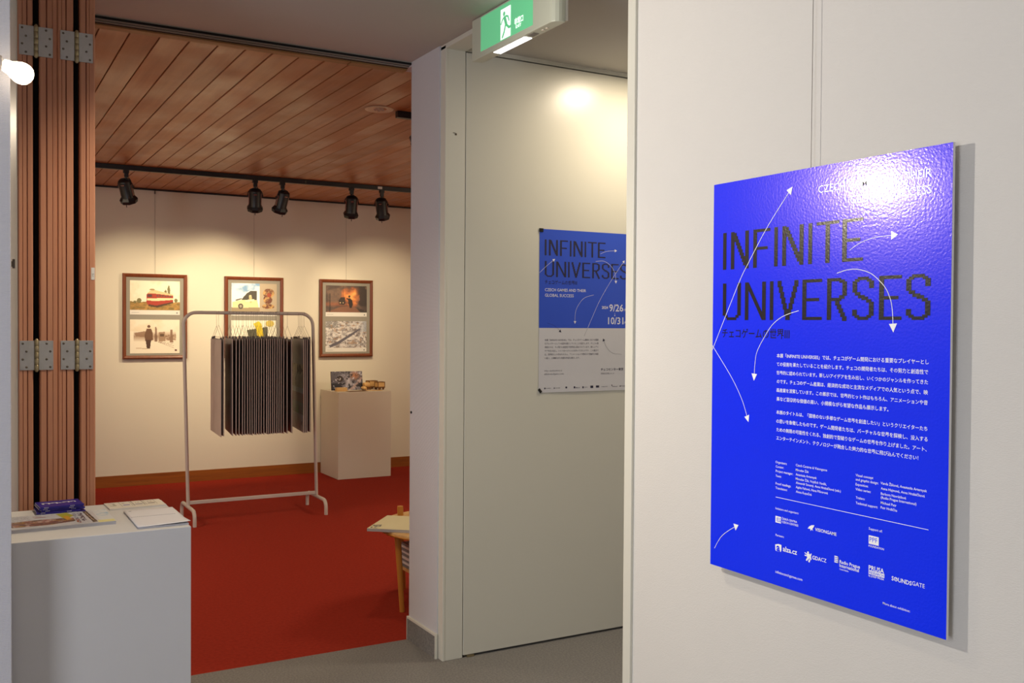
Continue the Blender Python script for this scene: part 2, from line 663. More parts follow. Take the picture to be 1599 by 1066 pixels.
def painted(name, w, h, nx, ny, fn, parent, loc=(0, 0, 0), m_=None, flat=False):
    """v runs down from the top; the sheet stands in xz (or lies in xy when flat)"""
    us, vs = (np.arange(nx) + 0.5) / nx, (np.arange(ny) + 0.5) / ny
    U, V = np.meshgrid(us, vs)
    I = np.ones((ny, nx, 3))
    fn(U, V, I)
    I = np.clip(I, 0, 1)
    I = np.where(I <= 0.04045, I / 12.92, ((I + 0.055) / 1.055) ** 2.4)
    gx, gy = np.meshgrid(np.linspace(0, w, nx + 1), np.linspace(0, -h, ny + 1))
    co = np.zeros(((nx + 1) * (ny + 1), 3))
    co[:, 0] = gx.ravel()
    co[:, 1 if flat else 2] = gy.ravel()
    i = np.arange(nx * ny)
    r, c = i // nx, i % nx
    a = r * (nx + 1) + c
    F = np.stack([a + nx + 1, a + nx + 2, a + 1, a], 1)
    me = bpy.data.meshes.new(name)
    me.vertices.add(len(co))
    me.vertices.foreach_set('co', co.ravel())
    me.loops.add(F.size)
    me.loops.foreach_set('vertex_index', F.ravel().astype(np.int32))
    me.polygons.add(len(F))
    me.polygons.foreach_set('loop_start', (np.arange(len(F)) * 4).astype(np.int32))
    me.update(calc_edges=True)
    at = me.color_attributes.new('print', 'FLOAT_COLOR', 'CORNER')
    cc = np.ones((ny * nx, 4, 4))
    cc[:, :, :3] = I.reshape(-1, 1, 3)
    at.data.foreach_set('color', cc.ravel())
    me.materials.append(m_ or M['print'])
    me.validate()
    o = bpy.data.objects.new(name, me)
    COL.objects.link(o)
    o.parent = parent
    o.location = loc
    return o

# ================================================================== THE ROOM
XW = 1.785     # face of the wall with the doorway
CZ = 2.606     # front ceiling
YO = 4.03      # opening between the two rooms
YB = 8.98      # back wall

struct('floor', B(-3.1, 3.5, -2.6, YO, -0.04, 0.0), M['grey_carpet'])
struct('floor', B(-1.4, 5.4, YO, YB + 0.1, -0.04, 0.0), M['red_carpet'])
struct('ceiling', B(-3.1, 3.5, -2.6, YO, CZ, CZ + 0.06), M['ceiling'])
inner_ceiling = struct('ceiling', B(-1.4, 5.4, YO + 0.10, YB + 0.1, 2.62, 2.68), M['black'])
# tongue and groove boards running away from the opening
pk = MB().prism([(0.0022, 0.012), (0.0022, 0.0022), (0.0042, 0.0), (0.1123, 0.0), (0.1143, 0.0022), (0.1143, 0.012)], 0, YB - 4.13,
                Matrix(((1, 0, 0, 0), (0, 0, 1, 0), (0, 1, 0, 0), (0, 0, 0, 1))))
pk.f = [f[::-1] for f in pk.f]
pm = pk.mesh('plank', M['plank'])
k0 = -15
for k in range(k0, 41):
    o = bpy.data.objects.new('plank', pm)
    COL.objects.link(o)
    o.parent = inner_ceiling
    o.location = (0.489 + 0.1165 * k - 0.0583 + 0.0583, 4.13, 2.60 + random.uniform(-0.0006, 0.0006))

# walls
struct('wall_back', B(-1.4, 5.4, YB, YB + 0.1, 0, 2.62), M['wall_inner'])
struct('wall_left', B(-3.1, -3.0, -2.6, YO, 0, CZ), M['wall'])
struct('wall_front', B(-3.0, XW, -2.6, -2.5, 0, CZ), M['wall'])
struct('wall_inner_left', B(-1.4, -1.3, YO + 0.1, YB, 0, 2.62), M['wall_inner'])
struct('wall_inner_right', B(5.3, 5.4, YO + 0.1, YB, 0, 2.62), M['wall_inner'])
struct('wall_opening_left', B(-3.0, -1.3, YO, YO + 0.1, 0, CZ), M['wall'])
struct('wall_right', B(XW, 1.873, -2.5, 2.379, 0, CZ), M['wall_near'])
struct('wall_divider', MB().box(1.771, 1.873, 3.735, YO, 0, CZ).box(1.873, 5.3, 3.80, YO, 0, CZ).box(1.873, 5.3, YO, YO + 0.1, 0, CZ).box(1.771, 1.873, YO, YO + 0.1, 2.588, CZ), M['wall_rib'])
struct('wall_corridor_end', B(3.4, 3.5, 0.5, 3.80, 0, CZ), M['wall'])
struct('wall_corridor_near', B(1.873, 3.4, 0.4, 0.5, 0, CZ), M['wall'])
struct('wall_pillar', B(-0.42, 0.1185, 2.86, 2.975, 0, CZ), M['wall_rib'], bevel=0.002)

# track and timber rail above the opening
track = MB()
track.cur = 1
track.box(-1.3, 1.771, YO, YO + 0.10, 2.602, CZ)
track.box(-1.3, 1.771, YO + 0.010, YO + 0.020, 2.592, 2.602)
track.box(-1.3, 1.771, YO + 0.028, YO + 0.040, 2.588, 2.602)
track.cur = 0
track.box(-1.3, 1.771, YO + 0.0, YO + 0.005, 2.594, 2.602)
track.box(-1.3, 1.771, YO + 0.021, YO + 0.027, 2.592, 2.602)
track.box(-1.3, 1.771, YO + 0.041, YO + 0.046, 2.586, 2.602)
t1 = track.obj('trim_1', [M['black'], M['mat_grey']])
tag(t1, kind='structure')
rail = struct('trim_2', MB().box(-1.3, 1.50, YO + 0.05, YO + 0.10, 2.581, 2.606).box(1.503, 1.771, YO + 0.05, YO + 0.10, 2.579, 2.606), M['rail_wood'])
struct('trim_3', B(-1.3, 5.3, YB - 0.012, YB, 2.585, 2.60), M['black_metal'])   # picture rail

# skirtings
struct('baseboard_back', B(-1.3, 5.3, YB - 0.014, YB, 0, 0.098), M['skirt_wood'])
sk = struct('baseboard_right', B(1.7625, 1.771, 3.735, YO + 0.001, 0.0, 0.097), M['grey_carpet'])
MB().box(1.7605, 1.771, 3.735, YO + 0.003, 0.097, 0.106).box(1.7605, 1.771, YO + 0.0015, YO + 0.004, 0.0, 0.097) \
    .box(1.7605, 1.771, 3.729, 3.7345, 0.0, 0.106).obj('cap_strip', M['frame_paint'], sk)

# doorway: casings, jambs, head
fr = MB()
fr.box(1.785, 1.871, 3.69, 3.735, 0, 2.588)          # far jamb
fr.box(1.776, 1.787, 3.688, 3.742, 0, 2.600)         # casing face
fr.box(1.785, 1.873, 2.379, 2.409, 0, 2.588)         # near jamb
fr.box(1.776, 1.787, 2.373, 2.411, 0, 2.600)
fr.box(1.776, 1.871, 2.373, 3.735, 2.586, 2.606)     # head
df = struct('door_frame', fr, M['frame_paint'], bevel=0.0015)
lk = MB()
lk.box(1.812, 1.824, 3.6888, 3.690, 2.2365, 2.2385)
lk.box(1.822, 1.830, 3.6880, 3.690, 2.228, 2.236)
lk.obj('latch_mark', M['screw'], df)

dr = thing('door_1', 'wide cream door leaf standing open beside the side wall with a blue and white poster', None, (0, 0, 0))
tag(dr, kind='structure')
B(1.8745, 2.86, 3.690, 3.728, 0.010, 2.583).obj('door_leaf', M['door_paint'], dr, bevel=0.0015)
B(1.892, 1.925, 3.684, 3.712, 0.0005, 0.0085).obj('pivot_plate', M['hinge_pin'], dr)
struct('trim_4', MB().box(1.873, 3.4, 3.690, 3.80, 2.5885, 2.606), M['frame_paint'])
struct('trim_5', MB().box(2.865, 3.4, 3.72, 3.80, 0, 2.5885), M['frame_paint'])

# downlight of the corridor (its mirror image shows on the door)
t = thing('recessed_downlight', 'recessed round downlight in the corridor ceiling beyond the doorway', 'ceiling light', (2.70, 3.27, CZ))
MB().lathe([(0.075, 0.0), (0.095, 0.0), (0.095, -0.006), (0.075, -0.004), (0.075, 0.0)], 32, cap=False).obj('rim', M['dl_rim'], t)

# ================================================================== FOLDING PARTITION
fp = thing('folding_partition', 'stack of folded reddish wooden partition panels with steel hinges at the left of the opening', 'folding partition', (0.286, 3.56, 0))
X0, KS = 0.286, 0.8945


def panel_profile(w, grooves, d=0.455):
    """front edge (at y=0) with vertical grooves, body going back to y=d"""
    p = [(0, d), (0, 0.004), (0.004, 0)]
    for a, b_, dep in grooves:
        p += [(a, 0), (a + 0.0015, dep), (b_ - 0.0015, dep), (b_, 0)]
    p += [(w - 0.004, 0), (w, 0.004), (w, d)]
    return p


for x, w, gr in ((0.168, 0.045, [(0.013, 0.016, 0.003), (0.026, 0.030, 0.005)]),
                 (0.2325, 0.0532, [(0.019, 0.024, 0.005), (0.038, 0.0405, 0.003)]),
                 (0.2865, 0.0488, [(0.012, 0.0145, 0.003), (0.024, 0.0285, 0.006)]),
                 (0.355, 0.0475, [(0.017, 0.0215, 0.005), (0.028, 0.030, 0.003)])):
    p = MB().prism(panel_profile(w, gr), 0.012, 2.596).obj('panel', M['post_wood'], fp, (x - X0, 0, 0))
    for a, b_, dep in gr:
        B(a + 0.0006, b_ - 0.0006, dep - 0.0008, dep + 0.001, 0.012, 2.594).obj('groove_shade', M['groove_shade_wood'], p)  # darker wood on the groove floor paints in the shade of the groove
    if x == 0.168:
        # painted face of the outermost leaf and its flush bolt
        B(-0.003, -0.0002, 0.006, 0.452, 0.02, 2.590).obj('painted_facing', M['frame_paint'], p)
        MB().box(-0.010, -0.003, 0.12, 0.15, 1.61, 1.64).box(-0.013, -0.003, 0.127, 0.143, 1.615, 1.633).obj('flush_bolt', M['screw'], p)
# black boxes stand in for the shade inside the gaps between the leaves
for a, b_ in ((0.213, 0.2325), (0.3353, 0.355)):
    B(a + 0.0005 - X0, b_ - 0.0005 - X0, 0.05, 0.45, 0.012, 2.594).obj('gap_shade', M['black'], fp)


def hinge(x, z):
    h = MB()
    h.box(-0.050, -0.0067, -0.0055, -0.0028, -0.0485, 0.0485)
    h.box(0.0067, 0.050, -0.0055, -0.0028, -0.0485, 0.0485)
    o = h.obj('hinge', M['hinge_steel'], fp, (x - X0, 0.0025, z), bevel=0.0005)
    kn = MB()
    for i in range(5):
        z0 = -0.052 + i * 0.0208
        kn.lathe([(0.0058, z0), (0.0064, z0 + 0.001), (0.0064, z0 + 0.0192), (0.0058, z0 + 0.0202)], 14)
    kn.lathe([(0.003, -0.055), (0.0045, -0.052)], 10)
    kn.lathe([(0.0045, 0.052), (0.003, 0.055)], 10)
    kn.obj('knuckle', M['hinge_pin'], o, (0, -0.006, 0))
    scm = MB().lathe([(0.0038, 0), (0.0032, 0.0010), (0.0014, 0.0011)], 12, Matrix.Rotation(radians(90), 4, 'X')).mesh('screw', M['screw'])
    for sx, zz in ((-0.041, 0.039), (-0.030, 0.013), (-0.041, -0.013), (-0.030, -0.039), (0.030, 0.039), (0.041, 0.013), (0.030, -0.013), (0.041, -0.039)):
        s_ = bpy.data.objects.new('screw', scm)
        COL.objects.link(s_)
        s_.parent = o
        s_.location = (sx, -0.0055, zz)


for x in (0.2228, 0.3452):
    hinge(x, 2.350)
    hinge(x, 1.318)
lb = MB().box(-0.0055, 0.0055, -0.0012, 0, -0.0205, 0.0205).obj('paper_label', M['paper'], fp, (0.395 - X0, 0.0, 1.593))
Ink().text('5-1', 0, 0, cap=0.0055).obj('label_lettering', M['ink'], lb, (0, -0.0013, 0)).rotation_euler = (0, radians(90), 0)

# ================================================================== PILLAR LAMP
lp = thing('clip_lamp', 'small glowing bare bulb beside the upper partition hinge at the left edge', 'lamp', (0.09, 2.86, 2.09))
TX = Matrix.Rotation(radians(90), 4, 'Y')
blb = MB().lathe([(0.004, 0.006), (0.0135, 0.009), (0.0165, 0.018), (0.0175, 0.027), (0.0225, 0.036), (0.0272, 0.048), (0.0280, 0.058),
                  (0.0262, 0.068), (0.0205, 0.077), (0.011, 0.083), (0.001, 0.085)], 24, TX)
blb.obj('bulb', M['bulb'], lp, (0.0, -0.06, -0.002), (0, radians(22), 0))
lamp_l = bpy.data.lights.new('lamp_beam', 'SPOT')
lamp_l.energy = 82
lamp_l.spot_size = radians(140)
lamp_l.spot_blend = 0.7
lamp_l.color = (1.0, 0.93, 0.84)
lamp_l.shadow_soft_size = 0.022
lamp_o = bpy.data.objects.new('lamp_beam', lamp_l)
COL.objects.link(lamp_o)
lamp_o.parent = lp
lamp_o.location = (0.100, -0.112, -0.070)
lamp_o.rotation_euler = (Vector((1.78, 1.45, 1.45)) - Vector((0.198, 2.775, 2.028))).to_track_quat('-Z', 'Y').to_euler()
MB().lathe([(0.016, -0.035), (0.018, -0.03), (0.018, 0.006), (0.014, 0.008)], 20, TX).obj('socket', M['white_tube'], lp, (0.0, -0.06, -0.002))
MB().tube([(-0.018, -0.06, -0.002), (-0.018, -0.03, 0.0), (-0.018, -0.0055, 0.0)], 0.006).lathe([(0.020, 0), (0.020, 0.006), (0.012, 0.008)], 20,
    Matrix.Translation((-0.018, 0.0, 0)) @ Matrix.Rotation(radians(90), 4, 'X')).obj('bracket', M['white_tube'], lp)

# ================================================================== EXIT SIGN
es = thing('exit_sign', 'green and white illuminated exit sign above the doorway', 'exit sign', (1.73, 3.36, 2.447), (0, 0, radians(-90)))
# local x runs along the sign, local y into the wall, z up
W, H = 0.60, 0.157
hs = MB()
prof = [(0.0, 0.0), (W - 0.03, 0.0)] + [(W - 0.03 + 0.03 * sin(radians(a)), 0.03 - 0.03 * cos(radians(a))) for a in (20, 45, 70, 90)] + [(W, 0.045), (0.0, 0.045)]
hs.prism(prof, 0.0, H)
hs.obj('housing', M['sign_case'], es, (0, 0.0, 0), bevel=0.003)
B(0.075, 0.460, -0.001, 0.004, 0.021, 0.150).obj('lit_panel', M['sign_green'], es)
B(0.0, W, 0.045, 0.0545, 0.006, H).obj('back_plate', M['frame_paint'], es)
ik = Ink()
# doorway opening of the pictogram with the running figure cut out of it
ik.rect(0.232, 0.306, 0.024, 0.134, -0.0016)
ik.obj('pictogram_door', M['sign_white'], es)
ik = Ink()
cx, cz = 0.262, 0.122
ik.poly([(cx - 0.003 + 0.0085 * cos(2 * pi * k / 16), cz - 0.008 + 0.0085 * sin(2 * pi * k / 16)) for k in range(16)], -0.0022)
for pts, w_ in (([(0.263, 0.100), (0.276, 0.070)], 0.017), ([(0.262, 0.104), (0.246, 0.094), (0.236, 0.080)], 0.007), ([(0.268, 0.104), (0.288, 0.098), (0.296, 0.080)], 0.007),
                ([(0.274, 0.072), (0.296, 0.056), (0.312, 0.058)], 0.010), ([(0.270, 0.072), (0.260, 0.048), (0.246, 0.030)], 0.010)):
    ik.stroke(pts, w_, -0.0022)
ik.obj('running_figure', M['sign_green'], es)
ik = Ink()
ik.text('非常口', 0.334, 0.063, width=0.062, cap=0.017, bold=2.2, y=-0.0016)
ik.text('EXIT', 0.344, 0.044, width=0.038, cap=0.010, bold=2.2, y=-0.0016)
ik.obj('sign_lettering', M['sign_white'], es)
B(0.160, 0.388, 0.009, 0.040, -0.0018, 0.001).obj('lower_lens', M['sign_tube'], es)
B(0.405, 0.448, 0.010, 0.034, -0.0012, 0.001).obj('test_cover', M['mat_grey'], es)
for x in (0.49, 0.515):
    MB().lathe([(0.005, -0.003), (0.006, 0.001)], 12).obj('test_button', M['dl_rim'], es, (x, 0.024, 0))

# ================================================================== BIG POSTER ON THE RIGHT WALL
LAY = [
 ('本展「INFINITE UNIVERSES」では、チェコがゲーム開発における重要なプレイヤーとし', 236.0, 449.5, 432.0, 10.0, 1),
 ('ての役割を果たしていることを紹介します。チェコの開発者たちは、その努力と創造性で', 236.0, 470.5, 431.0, 10.0, 1),
 ('世界的に認められています。新しいアイデアを生み出し、いくつかのジャンルを作ってきた', 236.0, 491.5, 431.0, 10.0, 1),
 ('のです。チェコのゲーム産業は、経済的な成功と主流なメディアでの人気という点で、映', 237.0, 513.0, 430.0, 9.0, 1),
 ('画産業を凌駕しています。この展示では、世界的ヒット作はもちろん、アニメーションや音', 237.0, 534.5, 430.0, 10.0, 1),
 ('楽など芸術的な価値の高い、小規模ながら有望な作品も展示します。', 237.0, 556.0, 332.0, 9.0, 1),
 ('本展のタイトルは、「国境のない多様なゲーム世界を創造したい」というクリエイターたち', 237.0, 589.0, 430.0, 10.0, 1),
 ('の思いを象徴したものです。ゲーム開発者たちは、バーチャルな世界を探検し、没入する', 237.0, 611.0, 431.0, 10.0, 1),
 ('ための無限の可能性をくれる、独創的で型破りなゲームの世界を作り上げました。アート、', 238.0, 632.0, 428.0, 10.0, 1),
 ('エンターテインメント、テクノロジーが融合した魅力的な世界に飛び込んでください！', 238.0, 652.5, 408.0, 10.0, 1),
 ('Organizers:', 236.0, 711.5, 38.0, 4.0, 0.4),
 ('Curator:', 237.0, 722.5, 27.0, 4.0, 0.4),
 ('Project manager:', 237.0, 733.5, 57.0, 5.0, 0.4),
 ('Texts:', 237.0, 745.5, 19.0, 5.0, 0.4),
 ('Proof readings:', 237.0, 764.5, 51.0, 5.0, 0.4),
 ('Translation:', 237.0, 775.5, 39.0, 4.0, 0.4),
 ('Czech Centres & Visiongame', 303.0, 710.5, 97.0, 4.0, 0.4),
 ('Miroslav Žák', 303.0, 722.0, 41.0, 4.0, 0.4),
 ('Anastasia Artemyak', 303.0, 733.0, 66.0, 4.0, 0.4),
 ('Miroslav Žák, Vojtěch Vaněk,', 303.0, 743.5, 96.0, 4.0, 0.4),
 ('Alexandr Smutný, Anna Hrabáčková (eds.)', 304.0, 753.0, 137.0, 4.0, 0.4),
 ('Agáta Faltová, Hana Pišvorová', 304.0, 763.5, 99.0, 4.0, 0.4),
 ('Alena Kopečná', 304.0, 774.5, 50.0, 4.0, 0.4),
 ('Visual concept', 483.0, 710.0, 48.0, 4.0, 0.4),
 ('and graphic design:', 483.0, 719.5, 62.0, 4.0, 0.4),
 ('Exposition:', 483.0, 730.5, 35.0, 4.0, 0.4),
 ('Video series:', 483.0, 741.5, 42.0, 4.0, 0.4),
 ('Trailers:', 484.0, 760.5, 25.0, 4.0, 0.4),
 ('Technical support:', 484.0, 772.5, 60.0, 4.0, 0.4),
 ('Vanda Žáková, Anastasiia Artemyak', 551.0, 718.0, 117.0, 4.0, 0.4),
 ('Anna Hajmová, Anna Hrabáčková', 552.0, 729.5, 111.0, 3.0, 0.4),
 ('Barbora Navrátilová', 552.0, 741.0, 65.0, 4.0, 0.4),
 ('(Radio Prague International)', 552.0, 749.5, 91.0, 4.0, 0.4),
 ('Michael Petr', 552.0, 761.0, 41.0, 4.0, 0.4),
 ('Petr Hrdlička', 552.0, 771.5, 43.0, 4.0, 0.4),
 ('Initiators and organizers:', 238.0, 826.0, 76.0, 4.0, 0.2),
 ('Partners:', 239.0, 892.0, 28.0, 4.0, 0.2),
 ('ČESKÁ CENTRA', 259.0, 848.0, 50.0, 6.0, 1),
 ('CZECH CENTRES', 259.0, 856.0, 54.0, 6.0, 1),
 ('VISIONGAME', 366.0, 854.5, 64.0, 8.0, 1),
 ('Support of:', 521.0, 823.5, 36.0, 5.0, 0.3),
 ('FOUNDATION', 521.0, 862.0, 41.0, 3.0, 1),
 ('alza.cz', 264.0, 921.0, 46.0, 9.0, 1.6),
 ('GDA', 358.0, 922.5, 27.0, 8.0, 1.6),
 ('CZ', 385.0, 922.0, 16.0, 9.0, 0),
 ('Radio Prague', 440.0, 915.0, 58.0, 7.0, 1.4),
 ('International', 440.0, 923.5, 55.0, 6.0, 1.4),
 ('Czech Radio', 440.0, 932.0, 26.0, 3.0, 0.6),
 ('PRUSA', 522.0, 910.0, 41.0, 8.0, 2),
 ('by JOSEF PRUSA', 522.0, 928.0, 41.0, 3.0, 1),
 ('SOUNDS', 583.0, 920.0, 51.0, 8.0, 1.6),
 ('GATE', 635.0, 918.5, 31.0, 8.0, 0),
 ('infiniteczechgames.com', 240.0, 983.0, 88.0, 4.0, 0.2),
 ('More about exhibition:', 561.0, 980.0, 70.0, 5.0, 0.3),
 ('CZECH GAMES AND THEIR', 363.0, 54.5, 306.0, 18.0, 0.3),
 ('GLOBAL SUCCESS', 458.0, 89.0, 211.0, 18.0, 0.3),
 ('チェコゲームの世界Ⅲ', 38.0, 396.0, 241.0, 20.0, 0.8),
]

pp = thing('exhibition_poster', 'large glossy blue exhibition board hanging on the near right wall', 'poster', (1.755, 1.990, 1.8065), (0, 0, radians(-90)))
PW, PH = 0.7175, 1.0165
B(0, PW, 0.0, 0.0068, -PH, 0).obj('foam_board', M['foam'], pp, (0, 0.0004, 0))
B(0, PW, 0.0, 0.0004, -PH, 0).obj('printed_face', M['blue_board'], pp)
for zz in (-0.11, -PH + 0.08):
    B(0.09, PW - 0.09, 0.0072, 0.0295, zz, zz + 0.03).obj('backing_batten', M['foam'], pp)
MB().tube([(0.328, 0.012, -0.09), (0.328, 0.012, 0.04), (0.328, 0.014, 0.79)], 0.0008, 6).obj('hanging_wire', M['wire'], pp)


def pixel_word(ink, word, spans, zt, zb, y):
    """letters of the stepped poster face; spans in mm"""
    Hh = zt - zb
    s = 0.0131 * Hh / 0.097          # upright width
    hh = Hh * 0.078                  # bar height
    for ch, (a, b_) in zip(word, spans):
        x0, x1 = a / 1000, b_ / 1000
        w = x1 - x0
        def R(u0, u1, v0, v1):
            ink.n = getattr(ink, 'n', 0) + 1
            ink.rect(x0 + u0 * w, x0 + u1 * w, zt - v1 * Hh, zt - v0 * Hh, y - (ink.n % 12) * 6e-6)
        st = s / w if ch != 'I' else 1
        bh = hh / Hh
        if ch == 'I':
            R(0, 1, 0, 1)
        elif ch == 'N':
            R(0, st, 0, 1)
            R(1 - st, 1, 0, 1)
            n = 9
            for k in range(n):
                u = st * 0.7 + (1 - st * 1.9) * k / n
                R(u, u + st * 0.9, 0.03 + 0.82 * k / n, 0.03 + 0.82 * (k + 1.7) / n)
        elif ch == 'M':
            # thin plain diagonal variant of N
            R(0, st, 0, 1)
            R(1 - st, 1, 0, 1)
            ink.poly([(x0, zt), (x0 + st * w, zt), (x1, zb), (x1 - st * w, zb)], y - 9e-5)
        elif ch in 'FE':
            R(0, st, 0, 1)
            R(st, 1, 0, bh)
            R(st, 0.86, 0.5 - bh / 2, 0.5 + bh / 2)
            if ch == 'E':
                R(st, 1, 1 - bh, 1)
        elif ch == 'T':
            R(0, 1, 0, bh)
            R(0.5 - st / 2, 0.5 + st / 2, bh, 1)
        elif ch == 'U':
            R(0, st, 0, 0.88)
            R(1 - st, 1, 0, 0.88)
            R(st * 0.6, st * 1.5, 0.86, 0.94)
            R(1 - st * 1.5, 1 - st * 0.6, 0.86, 0.94)
            R(st * 1.2, 1 - st * 1.2, 1 - bh, 1)
        elif ch == 'V':
            n = 7
            for k in range(n):
                u = (0.5 - st * 0.55) * k / (n - 1)
                v0, v1 = k / n, (k + 1.15) / n
                R(u, u + st, v0, min(1, v1))
                R(1 - u - st, 1 - u, v0, min(1, v1))
        elif ch == 'R':
            R(0, st, 0, 1)
            R(st, 1 - st * 1.3, 0, bh)
            R(1 - st * 1.7, 1 - st * 0.5, bh * 0.5, bh * 1.5)
            R(1 - st, 1, bh * 1.1, 0.43)
            R(1 - st * 1.7, 1 - st * 0.5, 0.41, 0.50)
            R(st, 1 - st * 1.2, 0.47, 0.47 + bh)
            for k in range(5):
                u = 0.42 + (0.58 - st) * k / 4
                R(u, u + st, 0.54 + 0.092 * k, 0.54 + 0.092 * (k + 1.25))
        elif ch == 'S':
            R(st * 1.1, 1 - st * 1.1, 0, bh)
            R(st * 0.5, st * 1.5, bh * 0.6, bh * 1.5)
            R(1 - st * 1.5, 1 - st * 0.5, bh * 0.6, bh * 1.5)
            R(1 - st, 1, bh * 1.2, 0.27)
            R(0, st, bh * 1.2, 0.36)
            R(st * 0.5, st * 1.7, 0.35, 0.43)
            R(st * 1.2, 1 - st * 1.9, 0.42, 0.42 + bh)
            R(1 - st * 2.6, 1 - st * 1.2, 0.46, 0.54)
            R(1 - st * 1.6, 1 - st * 0.5, 0.52, 0.60)
            R(1 - st, 1, 0.58, 1 - bh * 1.2)
            R(0, st, 0.76, 1 - bh * 1.2)
            R(st * 0.5, st * 1.5, 1 - bh * 1.5, 1 - bh * 0.6)
            R(1 - st * 1.5, 1 - st * 0.5, 1 - bh * 1.5, 1 - bh * 0.6)
            R(st * 1.1, 1 - st * 1.1, 1 - bh, 1)


T1 = [(38, 51), (68, 134), (150, 209), (223, 235), (250, 319), (334, 346), (359, 427), (436, 495)]
T2 = [(39, 107), (122, 196), (210, 222), (236, 304), (317, 378), (393, 451), (467, 526), (540, 599), (610, 670)]
bk = Ink()
pixel_word(bk, 'INFINITE', T1, -0.1315, -0.2285, -0.0005)
pixel_word(bk, 'UMIVERSES', T2, -0.2645, -0.3610, -0.0005)
bk.obj('title_lettering', M['poster_black'], pp)
bk = Ink()
bk.text('チェコゲームの世界Ⅲ', 0.038, -0.396, width=0.239, cap=0.0185, bold=0.8, y=-0.0005)
bk.obj('subtitle_lettering', M['poster_black'], pp)
wt = Ink()
for body, u, v, w_, h_, bo in LAY:
    if body.startswith('チェコゲ'):
        continue
    small = h_ < 6.5
    if v > 440 and v < 660:
        wt.text(body, u / 1000, -(v - 0.5) / 1000, width=w_ / 1000, bold=0.7, y=-0.0006)
    else:
        wt.text(body, u / 1000, -v / 1000, width=w_ / 1000, bold=bo * 0.8, y=-0.0006)
wt.obj('white_lettering', M['poster_white'], pp)
aw = Ink()
arrow(aw, [(0, 441), (50, 351.5), (103, 258.5), (133, 215.5), (200, 127.5), (282, 38)], 0.0016, 0.018, -0.0007)
aw.obj('printed_arrow', M['poster_white'], pp)
aw = Ink()
arrow(aw, [(0.5, 429), (67, 500.5), (100, 542.5), (122, 578.5), (140, 622)], 0.0016, 0.017, -0.0007)
aw.obj('printed_arrow', M['poster_white'], pp)
aw = Ink()
arrow(aw, [(306, 338.5), (272, 346.5), (245, 356.5), (218, 374.5), (193, 403.5), (168, 440.5), (161, 471.5), (158, 515)], 0.0016, 0.018, -0.0007)
aw.obj('printed_arrow', M['poster_white'], pp)
aw = Ink()
arrow(aw, [(458, 202.5), (482, 190.5), (508, 182.5), (538, 178.5), (588, 177.5)], 0.0013, 0.018, -0.0007)
aw.obj('printed_arrow', M['poster_white'], pp)
aw = Ink()
arrow(aw, [(422, 253.5), (449, 247.5), (475, 246.5), (503, 252.5), (525, 262.5), (553, 286.5), (567, 308.5), (575, 335.5), (579, 388)], 0.0016, 0.019, -0.0007)
aw.obj('printed_arrow', M['poster_white'], pp)
aw = Ink()
arrow(aw, [(17, 970.5), (30, 950.5), (46, 931.5), (69, 914.5), (92, 900.5), (108, 892)], 0.0014, 0.017, -0.0007)
aw.obj('printed_arrow', M['poster_white'], pp)
lg = Ink()
mm = lambda u, v: (u / 1000, -v / 1000)
lg.rect(0.238, 0.673, -0.7991, -0.7979, -0.0006)
lg.obj('rule_line', M['poster_white'], pp)
lg = Ink()
# ringed C mark of the two centres
lg.rect(0.238, 0.2565, -0.8485, -0.8450, -0.0006).rect(0.238, 0.2425, -0.8610, -0.8485, -0.0006).rect(0.2425, 0.2565, -0.8610, -0.8580, -0.0006)
for k in range(3):
    lg.poly([mm(244, 850 + k * 2.6), mm(256.5, 849.4 + k * 2.6), mm(256.5, 851 + k * 2.6), mm(244, 851.6 + k * 2.6)], -0.0006)
lg.obj('ring_logo', M['poster_white'], pp)['kind'] = 'stuff'
lg = Ink()
# bird
lg.poly([mm(343, 857), mm(348, 851), mm(355, 847), mm(363.5, 845.5), mm(361, 851), mm(357.5, 855), mm(360, 860), mm(355.5, 857), mm(352, 861.5), mm(351, 856.5)], -0.0006)
lg.obj('bird_logo', M['poster_white'], pp)['kind'] = 'stuff'
lg = Ink()
# foundation square with knocked out letters
lg.rect(0.521, 0.548, -0.8575, -0.8385, -0.0006)
lg.obj('square_logo', M['poster_white'], pp)['kind'] = 'stuff'
lg = Ink()
# mark of the shop: rounded shape with letter
lg.poly([mm(*p) for p in ((238, 916), (249, 913), (259, 913.5), (259, 927), (257, 930.5), (248, 932), (240, 931), (239, 929))], -0.0006)
lg.obj('shop_logo', M['poster_white'], pp)['kind'] = 'stuff'
lg = Ink()
# heraldic lion
for p in ([(342, 913), (346, 911), (348, 914), (346, 917), (342, 916)], [(340, 917), (350, 916), (352, 924), (349, 930), (343, 928), (341, 922)], [(335, 915), (341, 918), (340, 920), (334, 917)],
          [(334, 921), (341, 922), (341, 924), (335, 924)], [(351, 918), (355, 914), (356, 916), (354, 922), (356, 928), (353, 931), (351, 926)], [(342, 927), (346, 929), (342, 935), (338, 934)],
          [(348, 928), (352, 931), (350, 937), (346, 936)]):
    lg.poly([mm(*q) for q in p], -0.0006)
lg.obj('lion_logo', M['poster_white'], pp)['kind'] = 'stuff'
lg = Ink()
# radio bars
for k in range(4):
    lg.rect(0.425, 0.4365, -(0.9045 + k * 0.0042 + 0.0026), -(0.9045 + k * 0.0042), -0.0006)
lg.rect(0.4345, 0.4365, -0.9195, -0.9045, -0.0006)
lg.obj('bar_logo', M['poster_white'], pp)['kind'] = 'stuff'
lg = Ink()
